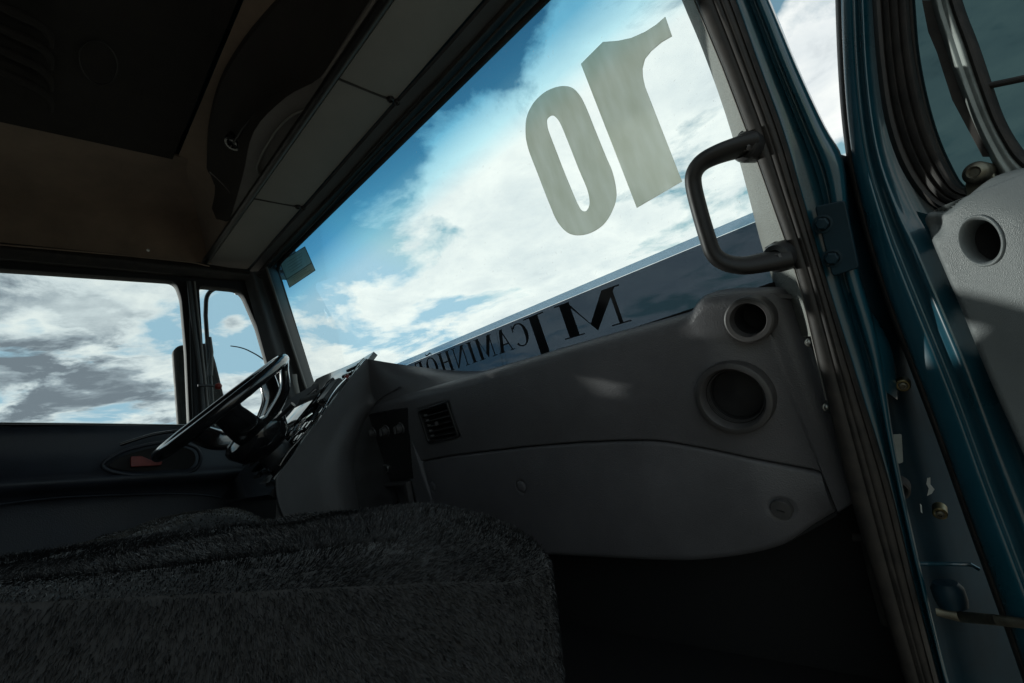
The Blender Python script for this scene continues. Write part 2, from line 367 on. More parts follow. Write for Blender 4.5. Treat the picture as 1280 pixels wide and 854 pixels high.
def hfield(name, uL, uR, top, bot, pl, hfun, m, parent, nu=200, nv=80, **k):       # relief panel: h towards the camera
    us = np.linspace(uL, uR, nu) if not isinstance(nu, np.ndarray) else nu
    nuu = len(us); ws = np.linspace(0, 1, nv); ws = .5 - .5 * np.cos(np.pi * ws) * (.35 + .65 * 1)
    U = np.repeat(us[:, None], nv, 1); T = np.array([top(u) for u in us])[:, None]; B = np.array([bot(u) for u in us])[:, None]
    Vv = B + (T - B) * ws[None, :]
    H = hfun(U, Vv, T, B)
    fac = -np.sign(pl[1])
    pts = pl[0][None, None] * (pl[1] + fac * H)[..., None] + pl[2] * U[..., None] + pl[3] * Vv[..., None] + CAM
    a, b = U.shape; G = pts; V = G.reshape(-1, 3); Fc = []
    for i in range(a - 1):
        for j in range(b - 1): Fc.append((i * b + j, i * b + j + 1, (i + 1) * b + j + 1, (i + 1) * b + j))
    V = list(V); rim = [i * b for i in range(a)] + [(a - 1) * b + j for j in range(1, b)] + [i * b + b - 1 for i in range(a - 2, -1, -1)] + [j for j in range(b - 2, 0, -1)]
    base = len(V)
    for i in rim: p = V[i]; V.append(p - pl[0] * fac * (.04))
    for i in range(len(rim)):
        j = (i + 1) % len(rim); Fc.append((rim[i], rim[j], base + j, base + i))
    return fixn(mesh(name, V, Fc, m, parent, angle=50, **k))
def interp(pts):
    xs = np.array([p[0] for p in pts]); ys = np.array([p[1] for p in pts]); o_ = np.argsort(xs, kind='stable'); xs, ys = xs[o_], ys[o_]
    return lambda u: np.interp(u, xs, ys)
def seg_dist(U, V, pts):
    d = np.full(U.shape, 9.)
    for (x1, y1), (x2, y2) in zip(pts[:-1], pts[1:]):
        dx, dy = x2 - x1, y2 - y1; t = np.clip(((U - x1) * dx + (V - y1) * dy) / (dx * dx + dy * dy + 1e-12), 0, 1)
        d = np.minimum(d, np.hypot(U - x1 - t * dx, V - y1 - t * dy))
    return d
def roundover(d, r): q = np.clip(d / r, 0, 1); return -r + np.sqrt(np.maximum(r * r - (r - q * r) ** 2, 0))
def sstep(x, a, b): t = np.clip((x - a) / (b - a), 0, 1); return t * t * (3 - 2 * t)
exec_marker = 0

# ================================================================== SETTING
gv = []; gs = [-4000, -400, -40, -4, 4, 40, 400, 4000]
for x in gs:
    for y in gs: gv.append((x, y, 0))
gf = [(i * 8 + j, (i + 1) * 8 + j, (i + 1) * 8 + j + 1, i * 8 + j + 1) for i in range(7) for j in range(7)]
mesh('ground', gv, gf, 'ground', None, smooth=False, kind='structure', label='bare ground outside around the truck')

# ================================================================== TRUCK CAB SHELL
cab = thing('truck_cab', CAM + np.array([-1.2, 0, -1.1]), 'truck cab shell with brown roof lining, black rubber door seal and blue painted door jamb', 'truck cab')
def rel(*p): return np.array(p, float) + CAM
# windshield glass: v runs up the glass
VT = uv(Q(345, 330, W(0)), W(0)); ZT = .977
gl_poly = [(330, 318), (380, 520), (600, 560), (1010, 420), (985, 330), (862, 0), (800, -160), (700, -20)]
pl = W(0)
uvs = [uv(Q(x, y, pl), pl) for x, y in ((346, 332), (392, 480), (862, 0), (985, 340))]
uLg, uRg = uvs[0][0] - .03, -.15
vTg = uvs[0][1] + .03; vBg = -.10
nx, ny = 30, 60; V = []; Fc = []
for i in range(nx + 1):
    for j in range(ny + 1): V.append(frm(uLg + (uRg - uLg) * i / nx, vBg + (vTg - vBg) * j / ny, pl, 0))
for i in range(nx):
    for j in range(ny): a = i * (ny + 1) + j; Fc.append((a, a + 1, a + ny + 2, a + ny + 1))
gw = mesh('windshield', V, Fc, 'windshield_glass', cab, label='clear windshield with a blue shade band along its top')
at = gw.data.attributes.new('band', 'FLOAT', 'POINT')
vtop = uvs[0][1]
at.data.foreach_set('value', [float(np.clip((((j * (vTg - vBg) / ny) + vBg) - (vtop - BW)) / BW, 0, 1)) for BW in (.27,) for i in range(nx + 1) for j in range(ny + 1)])
# glass rubber on the left and top edges
tube('windshield_seal', [P(x, y, W(.004)) for x, y in rnd([(392, 484), (345, 333), (700, -18)], [0, 12, 0])] , .009, 'rubber', cab, seg=8)
# right edge glass rubber
tube('windshield_seal', [P(x, y, W(.004)) for x, y in ((785, -190), (836, -50), (857, 4), (883, 64), (911, 142), (955, 300), (988, 410))], .003, 'rubber', cab, seg=8)

# header: trim along the glass, three visor panels, seams
hz = .962
def H(x, y, z=hz): return rel(x, y, z)
xl, xr = -2.30, -.16
def strip(name, y0, y1, z0, z1, m, n=2, thick=.012, x0=xl, x1=xr, wob=0, **k):
    rows = []
    for t in np.linspace(0, 1, n):
        rows.append([rel(x, y0 + (y1 - y0) * t + wob * math.sin(x * 7 + t), z0 + (z1 - z0) * t + wob * .6 * math.sin(x * 11)) for x in np.linspace(x0, x1, 24)])
    return patch(name, rows, m, cab, thick, (0, 0, 1), nu=1, nv=1, **k)
strip('header_trim', .765, .80, .955, .950, 'pillar_dark', wob=.0015)
strip('header_trim', .80, .826, .943, .955, 'rubber_dusty', wob=.002)
strip('header_rubber', .824, .885, .962, .975, 'rubber', thick=.02)
tube('header_bead', [rel(x, .828 + .003 * math.sin(x * 6), .944 + .002 * math.sin(x * 9)) for x in np.linspace(xl, xr, 50)], .0035, 'rubber_dusty', cab, seg=8)
tube('header_bead', [rel(x, .806 + .002 * math.sin(x * 5 + 1), .943) for x in np.linspace(xl, xr, 50)], .003, 'rubber', cab, seg=8)
# x of the two seams
xs1 = Q(458, 113, ZP(hz))[0]; xs2 = Q(357, 256, ZP(hz))[0]
edges = [xl, xs2, xs1, xs1 + .62, xr]
for a, b in zip(edges[:-1], edges[1:]):
    g = .004
    rows = [[rel(x, y, hz + dz ) for x in np.linspace(a + g, b - g, 14)] for y, dz in ((.588, .010), (.592, .001), (.68, .0), (.758, .002), (.760, .010))]
    patch('header_panel', rows, 'visor_grey', cab, .014, (0, 0, 1), nu=1, nv=1, angle=60, label='grey ceiling panel above the windshield')
for xx in (xs1, xs2):
    tube('panel_seam', [rel(xx, y, hz + .002) for y in np.linspace(.59, .765, 8)], .0045, 'rubber', cab, seg=8)
    for dy in (.742, .764):
        lathe('panel_clip', rel(xx + .004, dy, hz + .004), (0, 0, -1), [(.011, 0), (.010, .010), (.006, .013), (.0055, .007), (0, .006)], 'black_plastic', cab, seg=16)
# black rod / gap at the rear edge of the visor panels, then fascia with its edge
tube('header_rail', [rel(x, .572, hz - .004) for x in np.linspace(xl, xr, 20)], .0125, 'black_plastic', cab, seg=12)
tube('rail_edge', [rel(x, .556, hz + .002) for x in np.linspace(xs1 - .02, xr, 12)], .0035, 'visor_grey', cab, seg=8)
fas = []
fpx = [((264, 332), (258, 328)), ((298, 275), (283, 285)), ((328, 224), (303, 221)), ((352, 187), (317, 165)), ((385, 137), (357, 122)), ((420, 97), (400, 97)), ((446, 58), (430, 50)), ((480, 5), (462, 0)), ((520, -60), (500, -62))]
patch('overhead_fascia', [[P(x, y, ZP(.975)) for (x, y), _ in fpx], [P(x, y, ZP(1.0)) for _, (x, y) in fpx]], 'console_grey', cab, .01, (0, .4, 1), nu=4, nv=2)
# curved lip of the round pocket in the fascia
lip = [P(x, y, ZP(.975)) for x, y in cr([(329, 226), (322, 214), (323, 203), (333, 182), (350, 158), (368, 143), (386, 137)], 5)]
lipin = [P(x, y, ZP(.985)) for x, y in cr([(331, 226), (333, 214), (341, 203), (350, 186), (362, 168), (374, 152), (387, 139)], 5)]
patch('pocket_wall', [lip, [(a + b) / 2 + np.array([0, 0, .012]) for a, b in zip(lip, lipin)], lipin], 'visor_grey', cab, .006, (0, 0, 1), nu=1, nv=3)
tube('pocket_lip', lip, .003, 'pillar_trim', cab, seg=8)
# black overhead console behind it
cpx = [((262, 332), (249, 330)), ((283, 287), (226, 287)), ((303, 221), (254, 236)), ((317, 165), (261, 165)), ((357, 122), (275, 108)), ((400, 97), (306, 55)), ((430, 50), (350, 2)), ((500, -62), (420, -90))]
patch('overhead_console', [[P(x, y, ZP(.998)) for (x, y), _ in cpx], [P((x + a) / 2, (y + b) / 2, ZP(1.10)) for (x, y), (a, b) in cpx], [P(x, y, ZP(1.17)) for _, (x, y) in cpx]],
      'console_black', cab, .02, (0, 0, 1), nu=4, nv=4, label='black overhead console above the visor panels')
lamp = lathe('reading_lamp', P(292, 178, ZP(1.07)), (0.1, -.5, -.8), [(.028, -.02), (.028, .004), (.024, .010), (.017, .011), (.013, .004), (0, .002)], 'gloss_black', cab, seg=28)
tube('console_seam', [P(x, y, ZP(1.04)) for x, y in cr([(262, 215), (280, 232), (296, 252)], 6)], .002, 'console_grey', cab, seg=6)
tube('console_latch', [P(x, y, ZP(1.05)) for x, y in ((330, 138), (318, 141), (303, 160), (292, 178))], .004, 'black_plastic', cab, seg=8)
# brown roof lining: cove round a black roof cushion
zr = 1.20
def cove(t, a, b):                                        # a: low outer point, b: high inner point
    a, b = np.asarray(a), np.asarray(b)
    return rel(*(a[:2] + (b[:2] - a[:2]) * (1 - math.cos(t * math.pi / 2))), a[2] + (b[2] - a[2]) * math.sin(t * math.pi / 2))
ys = [-1.1, -.6, -.2, .1, .3, .42]
rows = [[rel(-2.24 + (.40) * (1 - math.cos(t * 1.5708)), y, .958 + (zr - .958) * math.sin(t * 1.5708) ** .8) for y in np.linspace(-1.1, .60, 16)] for t in np.linspace(0, 1, 10)]
patch('roof_lining', rows, 'lining_brown', cab, .015, (-.5, 0, 1), nu=1, nv=1, label='brown felt lining curving up from the door to the roof')
rows = [[rel(x, .585 - .165 * (1 - math.cos(t * 1.5708)), .965 + (zr + .004 - .965) * math.sin(t * 1.5708)) for x in np.linspace(-2.235, -.16, 20)] for t in np.linspace(0, 1, 9)]
patch('roof_lining', rows, 'lining_brown', cab, .015, (0, .5, 1), nu=1, nv=1, label='brown felt cove at the front of the roof')
rows = [[rel(-1.86 + 1.76 * i / 20, y, zr - .004 - .02 * math.sin(i * 1.3) * math.sin(y * 9) * .3) for i in range(21)] for y in np.linspace(-1.1, .405, 14)]
patch('roof_cushion', rows, 'lining_black', cab, .03, (0, 0, 1), nu=1, nv=1, label='black padded centre of the roof')
# padded black rolls hanging at the roof (their folds catch a little light)
for k in range(4):
    q = [P(x, y + k * 27, ZP(zr - .03)) for x, y in cr([(-40, -20), (-5, 5), (25, 19), (48, 30), (62, 45), (64, 60)], 4)]
    tube('roof_fold', q, [.004 + .008 * math.sin(math.pi * i / (len(q) - 1)) for i in range(len(q))], 'lining_black', cab, seg=10, label='black fold in the roof padding')
em = [P(123 + 24 * math.cos(a), 78 + 27 * math.sin(a) + 6 * math.cos(a), ZP(zr - .012)) for a in np.linspace(0, 2 * math.pi, 40)]
tube('roof_emblem', em, .0016, 'black_plastic', cab, seg=6, caps=False, label='oval outline stitched on the roof padding')
# roof outer skin keeps the daylight out
box('roof_skin', rel(-1.17, -.22, 1.30), 2.2, 1.86, .05, 'blue_paint', cab, bev=.02, label='blue painted roof skin above the lining')
box('roof_skin', rel(-1.17, .80, 1.17), 2.2, .26, .24, 'blue_paint', cab, bev=.05, rot=Matrix.Rotation(R(-32), 3, 'X'), label='blue painted front edge of the roof')
box('roof_rail', rel(-.12, -.15, 1.12), .09, 1.7, .30, 'blue_paint', cab, bev=.02, label='blue painted roof rail above the open doorway')
box('roof_rail', rel(-2.32, -.1, 1.12), .10, 2.2, .34, 'blue_paint', cab, bev=.02, label='blue painted roof rail above the far door')
box('corner_block', rel(-2.315, .66, 1.04), .10, .50, .16, 'pillar_dark', cab, bev=.02)
box('rear_wall', rel(-1.17, -1.12, .35), 2.2, .05, 1.9, 'lining_brown', cab, bev=.01, label='brown rear wall of the cab')
# rail above the left door windows
patch('door_header', [[P(x, y, XP(-2.225)) for x, y in ((-60, 297), (60, 309), (150, 318), (250, 329), (322, 341))],
                      [P(x, y, XP(-2.205)) for x, y in ((-60, 304), (60, 316), (150, 325), (250, 336), (330, 345))],
                      [P(x, y, XP(-2.225)) for x, y in ((-60, 318), (60, 328), (150, 336), (245, 345), (338, 352))]], 'rubber', cab, .03, (-1, 0, 0), nu=3, nv=4)
tube('lining_edge', [P(x, y, XP(-2.20)) for x, y in ((-60, 301), (60, 311), (150, 319), (240, 328), (262, 333))], .003, 'lining_brown', cab, seg=8)
lathe('lining_stud', P(185, 313, XP(-2.19)), (1, 0, -.3), [(.006, 0), (.005, .004), (0, .005)], 'steel', cab, seg=12)
# left pillar: three ridges between the door and the glass
ptop = [((306, 352), -2.235), ((318, 349), -2.20), ((327, 348), -2.215), ((336, 343), -2.18), ((345, 333), None)]
pbot = [((352, 520), -2.235), ((366, 508), -2.20), ((377, 502), -2.215), ((386, 496), -2.18), ((395, 488), None)]
cols = []
for (a, xa), (b, xb) in zip(ptop, pbot):
    pa, pb = (XP(xa), XP(xb)) if xa else (W(.008), W(.008))
    A, B = P(*a, pa), P(*b, pb); cols.append([A + (B - A) * t for t in (-.06, .3, .65, 1.25)])
patch('windshield_pillar', list(cols), 'pillar_dark', cab, .03, (-1, .6, 0), nu=4, nv=5, label='dark left windshield pillar beyond the steering wheel')
tube('pillar_edge', [c_ for c_ in cols[3]], .006, 'console_grey', cab, seg=10)
pk = [P(x, y, XP(-2.14)) for x, y in ((368, 468), (369, 478), (372, 492))]
tube('pillar_clip', pk, .011, 'visor_grey', cab, seg=12, flat=.5, label='grey clip at the foot of the left pillar')
# right pillar: textured grey return between the glass and the door seal
gE = [(783, -200), (834, -60), (856, 0), (882, 62), (910, 140), (932, 215), (954, 300), (970, 352), (990, 420)]
sE = [(792, -200), (846, -60), (869, 0), (896, 62), (927, 140), (953, 215), (984, 300), (1000, 352), (1020, 420)]
rA = [P(x - 4, y, W(.006)) for x, y in gE]; rC = [P(x + 3, y, W(.175)) for x, y in sE]
rB = [a + (b - a) * .5 + np.array([-.004, 0, 0]) for a, b in zip(rA, rC)]
patch('windshield_pillar', [rA, rB, rC], 'pillar_trim', cab, .02, (1, .2, 0), nu=3, nv=4, label='grey grained right windshield pillar trim behind the grab handle')
# door seal: rubber extrusion with ridges following the doorway
lE = [(789, -200), (845, -60), (869, 0), (904, 84), (935, 166), (963, 245), (991, 325), (1006, 378), (1034, 500), (1063, 622), (1098, 740), (1134, 862), (1160, 950)]
rE = [(835, -200), (893, -60), (918, 0), (948, 84), (978, 166), (1001, 245), (1025, 328), (1040, 378), (1075, 490), (1110, 604), (1142, 735), (1175, 862), (1198, 950)]
prof = [(0, .188), (.03, .195), (.10, .198), (.22, .1995), (.36, .199), (.43, .1965), (.48, .1985), (.56, .199), (.61, .1965), (.66, .198), (.76, .197), (.84, .193), (.88, .195), (.95, .190), (1.0, .180)]
ll, rrr = cr([np.array(p) for p in lE], 4), cr([np.array(p) for p in rE], 4)
patch('door_seal', [[P(*(a + (b - a) * t), W(k)) for a, b in zip(ll, rrr)] for t, k in prof], 'rubber', cab, .03, (0, 1, 0), nu=1, nv=1, angle=60, label='black ribbed rubber seal down the edge of the doorway')
# bright metal edge left of the seal
tube('seal_edge_strip', [P(x - 1, y, W(.18)) for x, y in lE[2:9]], .0014, 'visor_grey', cab, seg=6)
# blue jamb outside the seal: inner flat, ridge, gutter and outer flange
j0 = [(p[0] - 3, p[1]) for p in rE]
outer = [(875, -200), (930, -75), (963, 0), (998, 84), (1032, 158), (1054, 200), (1062, 268), (1072, 330), (1100, 430), (1120, 560), (1150, 700), (1190, 862), (1220, 950)]
def mid(t, push=0): return [(a[0] + (b[0] - a[0]) * t + push, a[1] + (b[1] - a[1]) * t) for a, b in zip(j0, outer)]
rowsJ = [(0, .18), (.10, .166), (.40, .164), (.45, .172), (.49, .152), (.56, .146), (.60, .150), (.64, .163), (.92, .158), (1, .12)]
patch('door_jamb', [[P(x, y, W(k)) for x, y in mid(t)] for t, k in rowsJ], 'blue_paint', cab, .02, (-.3, 1, 0), nu=4, nv=3, angle=60, label='blue painted door jamb beside the rubber seal')
# ---- lower jamb: wide plate running forward of the seal to the open door
pxL = [(1036, 190), (1045, 262), (1062, 340), (1090, 450), (1118, 560), (1150, 690), (1185, 830), (1215, 950)]
pxM = [(1050, 193), (1064, 262), (1085, 340), (1118, 450), (1148, 560), (1186, 690), (1222, 830), (1255, 950)]
pxR = [(1062, 196), (1088, 262), (1122, 340), (1165, 450), (1205, 560), (1232, 690), (1290, 830), (1340, 950)]
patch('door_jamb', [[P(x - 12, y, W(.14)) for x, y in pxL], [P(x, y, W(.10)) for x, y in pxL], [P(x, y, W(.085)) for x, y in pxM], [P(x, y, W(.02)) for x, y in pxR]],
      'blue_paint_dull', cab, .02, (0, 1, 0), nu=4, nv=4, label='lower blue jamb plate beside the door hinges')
# hinge plate and bolts
hp = W(.178)
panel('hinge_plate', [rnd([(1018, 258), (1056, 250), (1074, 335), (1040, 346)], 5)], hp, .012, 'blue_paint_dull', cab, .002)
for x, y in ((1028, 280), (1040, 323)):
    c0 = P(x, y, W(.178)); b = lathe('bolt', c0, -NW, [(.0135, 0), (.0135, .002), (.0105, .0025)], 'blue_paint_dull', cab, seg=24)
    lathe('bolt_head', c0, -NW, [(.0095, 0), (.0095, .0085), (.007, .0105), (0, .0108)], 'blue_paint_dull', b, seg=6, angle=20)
# pressed relief on the jamb below the hinge, plugs, bolts, paint chips, label
patch('jamb_bulge', [[P(x, y, W(.125)) for x, y in ((1054, 372), (1060, 400), (1072, 440), (1092, 500))],
                     [P(x, y, W(.155)) for x, y in ((1062, 366), (1075, 392), (1090, 430), (1105, 490))],
                     [P(x, y, W(.12)) for x, y in ((1070, 368), (1096, 400), (1115, 440), (1122, 500))]], 'blue_paint', cab, .02, (0, 1, 0), nu=5, nv=5)
for x, y, r_ in ((1091, 481, .0145), (1122, 612, .016)):
    lathe('rubber_plug', P(x, y, W(.135)), -NW, [(r_, -.02), (r_, .003), (r_ * .85, .005), (r_ * .7, .002), (r_ * .6, -.006), (0, -.007)], 'rubber_dusty', cab, seg=26)
for x, y in ((1129, 482), (1175, 642)):
    c0 = P(x, y, W(.118)); b = lathe('bolt', c0, -NW, [(.0092, -.02), (.0092, .001), (.0078, .002), (.006, .002)], 'brass', cab, seg=20, label='yellow zinc bolt in the blue door jamb')
    lathe('bolt_head', c0, -NW, [(.0055, 0), (.0055, .006), (.004, .007), (.0028, .007), (.0025, .003), (0, .003)], 'zinc', b, seg=18)
panel('blank_label', [rnd([(1101, 544), (1127, 543), (1129, 578), (1112, 583)], 2)], W(.14), .0015, 'channel_metal', cab, .0003)
panel('paint_chip', [[(1159, 598), (1163, 597), (1163, 606), (1168, 612), (1165, 617), (1159, 620), (1161, 611), (1158, 605)]], W(.118), .001, 'paint_chip', cab, .0002)
panel('paint_chip', [[(1150, 630), (1152, 632), (1153, 642), (1151, 640)]], W(.118), .001, 'paint_chip', cab, .0002)
# floor, firewall, sill
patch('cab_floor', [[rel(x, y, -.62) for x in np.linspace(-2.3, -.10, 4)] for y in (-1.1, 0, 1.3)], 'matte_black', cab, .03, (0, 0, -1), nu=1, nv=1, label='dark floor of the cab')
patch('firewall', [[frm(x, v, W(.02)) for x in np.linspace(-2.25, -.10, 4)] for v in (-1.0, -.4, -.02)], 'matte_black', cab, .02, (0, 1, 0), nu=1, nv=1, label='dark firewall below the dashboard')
tube('pedal_bracket', [P(x, y, W(.10)) for x, y in ((1066, 672), (1082, 674), (1092, 720), (1108, 780))], .008, 'rubber_dusty', cab, seg=10, label='dusty bracket under the end of the dashboard')
# left side shell below / above the door
box('side_skin', rel(-2.34, -.1, -.45), .04, 2.4, 1.3, 'blue_paint', cab, bev=.01, label='blue painted left side skin')
box('rear_side_wall', rel(-2.30, -.85, .6), .06, .60, 1.0, 'lining_brown', cab, bev=.01)
box('rear_side_wall', rel(-.14, -.85, .4), .05, .55, 1.5, 'lining_brown', cab, bev=.01)
box('door_sill', rel(-.14, -.1, -.62), .10, 1.8, .08, 'blue_paint_dull', cab, bev=.01)

# ================================================================== DASHBOARD
dash = thing('dashboard', P(760, 600, W(.13)), 'charcoal grey plastic dashboard with two round outlets, spanning the cab under the windshield', 'dashboard')
DPn = W(.13)
def duv(x, y): return uv(Q(x, y, DPn), DPn)
topP = [duv(*p) for p in cr([np.array(p) for p in ((452, 511), (480, 500), (520, 488.5), (560, 478), (600, 466.5), (640, 455), (700, 437), (760, 420), (810, 406.5), (845, 396.5), (858, 391), (867, 379), (878, 370), (900, 366), (940, 364.5), (978, 364.5), (992, 368), (1004, 381))], 5)]
seam = [duv(*p) for p in cr([np.array(p) for p in ((528, 577), (560, 571), (600, 566), (660, 559.5), (720, 555), (780, 552.5), (820, 553), (860, 559), (920, 571), (980, 586), (1016, 595), (1026, 600), (1034, 618), (1046, 650))], 5)]
rend = duv(1003, 381)[0]; rend2 = duv(1066, 624)[0]
uR = (rend + rend2) / 2; uL = duv(456, 520)[0]
topf = interp(topP); us0 = seam[0][0]
seamf = interp(seam)
botL = duv(470, 665)[1]
sv = [s_[1] for s_ in seam]; u_end = seam[-1][0]
def upper_bot(u):
    if u < us0: return botL
    if u <= u_end: return float(seamf(u)) + .0018
    return float(np.interp(u, [u_end, uR], [seam[-1][1] + .0018, duv(1066, 628)[1]]))
vent_c = duv(551, 528); vent_hw = abs(duv(572, 528)[0] - duv(532, 528)[0]) / 2; vent_hh = abs(duv(551, 505)[1] - duv(551, 551)[1]) / 2
o1 = duv(939, 398); o1r = abs(duv(972, 398)[0] - duv(906, 398)[0]) / 2
o2 = duv(919, 495); o2r = abs(duv(969, 495)[0] - duv(870, 495)[0]) / 2
cp = [duv(458, 519), duv(514, 509), duv(519, 596), duv(466, 608)]
cpc = np.mean(cp, 0)
fr_ = [duv(466, 602), duv(518, 598), duv(526, 645), duv(474, 655)]; frc = np.mean(fr_, 0)
def hup(U, V, T, B):
    h = roundover(T - V, .028) + .0
    h += roundover(V - B, .006) * (U > us0 - .004)
    h += roundover(uR - U, .035)
    h += roundover(np.abs(U - us0) + (V > seam[0][1]) * 9, .006) * (U < us0)
    h += .012 * np.sin(np.clip((V - B) / (T - B), 0, 1) * math.pi)              # soft belly
    h -= .016 * sstep(U, -.36, -.24) * sstep(V, .02, -.12)
    h += .004 * np.sin(U * 3)
    d1 = np.hypot(U - o1[0], V - o1[1]); d2 = np.hypot(U - o2[0], V - o2[1])
    h -= .06 * (1 - sstep(d1, o1r * .72, o1r * .86)); h -= .06 * (1 - sstep(d2, o2r * .76, o2r * .88))
    dv = np.maximum(np.abs(U - vent_c[0]) - vent_hw, np.abs(V - vent_c[1]) - vent_hh); h -= .03 * (1 - sstep(dv, -.006, .001))
    h -= .003 * (1 - sstep(dv, .001, .010))
    for q_ in (cp, fr_):
        tv = (V - q_[0][1]) / (q_[3][1] - q_[0][1]); ul = q_[0][0] + (q_[3][0] - q_[0][0]) * tv; ur = q_[1][0] + (q_[2][0] - q_[1][0]) * tv
        tt_ = (V - (q_[0][1] + (q_[1][1] - q_[0][1]) * np.clip((U - q_[0][0]) / (q_[1][0] - q_[0][0]), 0, 1))); tb_ = ((q_[3][1] + (q_[2][1] - q_[3][1]) * np.clip((U - q_[3][0]) / (q_[2][0] - q_[3][0]), 0, 1)) - V)
        dc = np.maximum(np.maximum(ul - U, U - ur), np.maximum(tt_, tb_)); h -= .032 * (1 - sstep(dc, -.003, .002))
    return h
us = np.unique(np.concatenate([np.linspace(uL, us0 - .0005, 70), [us0 - .0002, us0 + .0002], np.linspace(us0 + .0005, uR - .04, 330), np.linspace(uR - .04, uR, 16)]))
lines_ = [duv(460, 520), duv(458, 545), duv(461, 580), duv(468, 630), duv(474, 660)]
tube('stack_edge', [frm(q_[0], q_[1], W(.13 + .034)) for q_ in cr(lines_, 5)], .003, 'ring_plastic', dash, seg=8)
hfield('upper_panel', uL, uR, lambda u: float(topf(u)), upper_bot, DPn, hup, 'dash_plastic', dash, nu=us, nv=130)
lowb = [duv(*p) for p in cr([np.array(p) for p in ((500, 690), (600, 694), (690, 698), (780, 704), (850, 707), (900, 704), (945, 697), (985, 685), (1020, 667), (1044, 654), (1048, 650.5))], 5)]
lowf = interp(lowb)
def hlow(U, V, T, B):
    h = roundover(T - V, .007) + roundover(V - B, .022) + roundover(U - us0, .007)
    h += .010 * np.sin(np.clip((V - B) / np.maximum(T - B, 1e-4), 0, 1) * math.pi) - .0015
    for (x, y, r_) in ((653, 607, .017), (543, 607, .017), (977, 636, .020)):
        q = duv(x, y); d = np.hypot(U - q[0], V - q[1]); h -= .0035 * (1 - sstep(d, r_ * 1.0, r_ * 1.18))
    h -= .016 * sstep(U, -.36, -.24) * sstep(V, .02, -.12)
    h += .004 * np.sin(U * 3)
    return h
hfield('lower_cover', us0, u_end, lambda u: float(seamf(u)) - .0018, lambda u: min(float(lowf(u)), float(seamf(u)) - .002), DPn, hlow, 'dash_lid', dash, nu=300, nv=90)
# dark bed behind the seam
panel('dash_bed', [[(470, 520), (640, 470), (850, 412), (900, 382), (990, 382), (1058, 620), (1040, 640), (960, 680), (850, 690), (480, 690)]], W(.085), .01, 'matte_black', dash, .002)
# top deck between lip and glass, hidden side
patch('top_deck', [[frm(u, float(topf(u)) - .006, W(.112)) for u in np.linspace(uL, uR, 60)], [frm(u, float(topf(u)) - .035, W(.055)) for u in np.linspace(uL, uR, 60)], [frm(u, float(topf(u)) - .06, W(.005)) for u in np.linspace(uL, uR, 60)]],
      'dash_plastic', dash, .008, (0, 0, -1), nu=1, nv=3, label='top deck of the dashboard under the windshield')
# underside return
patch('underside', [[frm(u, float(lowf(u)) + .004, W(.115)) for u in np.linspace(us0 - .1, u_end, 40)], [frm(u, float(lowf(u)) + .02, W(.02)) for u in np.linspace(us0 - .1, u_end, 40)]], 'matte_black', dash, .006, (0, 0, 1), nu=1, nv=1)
# end cap by the doorway
xe = uR
def frmN(u, v, k): return frm(u, v, W(k))
ev = np.linspace(duv(1066, 628)[1], float(topf(uR)) - .003, 12)
patch('end_cap', [[frm(uR + .001, v, W(.128 - .035)) for v in ev], [frm(uR + .012, v, W(.06)) for v in ev]], 'dash_plastic', dash, .006, (-1, 0, 0), nu=1, nv=1)
# round outlets
def outlet(c, r, rin, bulge, flap):
    cc = frm(c[0], c[1], W(.13 + .010)); ax = -NW
    ring = lathe('air_outlet', cc, ax, [(rin * .98, -.05), (rin, -.004), (rin * 1.03, .008), (rin * 1.10, .0125), (r * .90, .0125), (r * .97, .010), (r, .003), (r, -.02)], 'ring_plastic', dash, seg=64, label='round black air outlet near the dashboard end')
    lathe('duct', cc, ax, [(rin * 1.04, -.002), (rin * .96, -.012), (rin * .97, -.02), (rin * .90, -.03), (rin * .90, -.07), (0, -.072)], 'matte_black', ring, seg=48)
    return ring, cc
r1, c1 = outlet(o1, o1r, o1r * .67, 0, 0)
r2, c2 = outlet(o2, o2r, o2r * .76, 0, 0)
lathe('blanking_cap', c2 + NW * .030, -NW, [(o2r * .70, -.01), (o2r * .70, 0), (o2r * .66, .003), (o2r * .4, .005), (0, .006)], 'black_plastic', r2, seg=48, label='dull blanking cap set inside the larger outlet')
for k_, dz in enumerate((.008, .014, .020)):
    lathe('duct_rib', c2 + NW * dz, -NW, [(o2r * .74, 0), (o2r * .735, .0015), (o2r * .715, .002), (o2r * .715, 0)], 'ring_plastic', r2, seg=48)
# push buttons / caps and screws
for (x, y, r_) in ((653, 607, .0155), (543, 607, .0155)):
    c0 = frm(*duv(x, y), W(.13 + .006)); b = lathe('fastener_cap', c0, -NW, [(r_, -.01), (r_, .0005), (r_ * .9, .002), (r_ * .5, .003), (0, .0032)], 'dash_lid', dash, seg=32)
    lathe('fastener_ring', c0, -NW, [(r_ * 1.05, -.006), (r_ * 1.09, -.001), (r_ * 1.16, -.001), (r_ * 1.2, -.006)], 'ring_plastic', b, seg=32)
c0 = frm(*duv(977, 636), W(.13 + .001)); b = lathe('lock_button', c0, -NW, [(.0185, -.01), (.0185, .004), (.0172, .006), (.008, .0072), (0, .0074)], 'ring_plastic', dash, seg=40, label='round lock with key slot at the lower right of the dashboard')
tube('key_slot', [c0 - NW * .0078 + UW * -.006 + VW * .002, c0 - NW * .0080, c0 - NW * .0078 + UW * .006 - VW * .003], .0012, 'matte_black', b, seg=6)
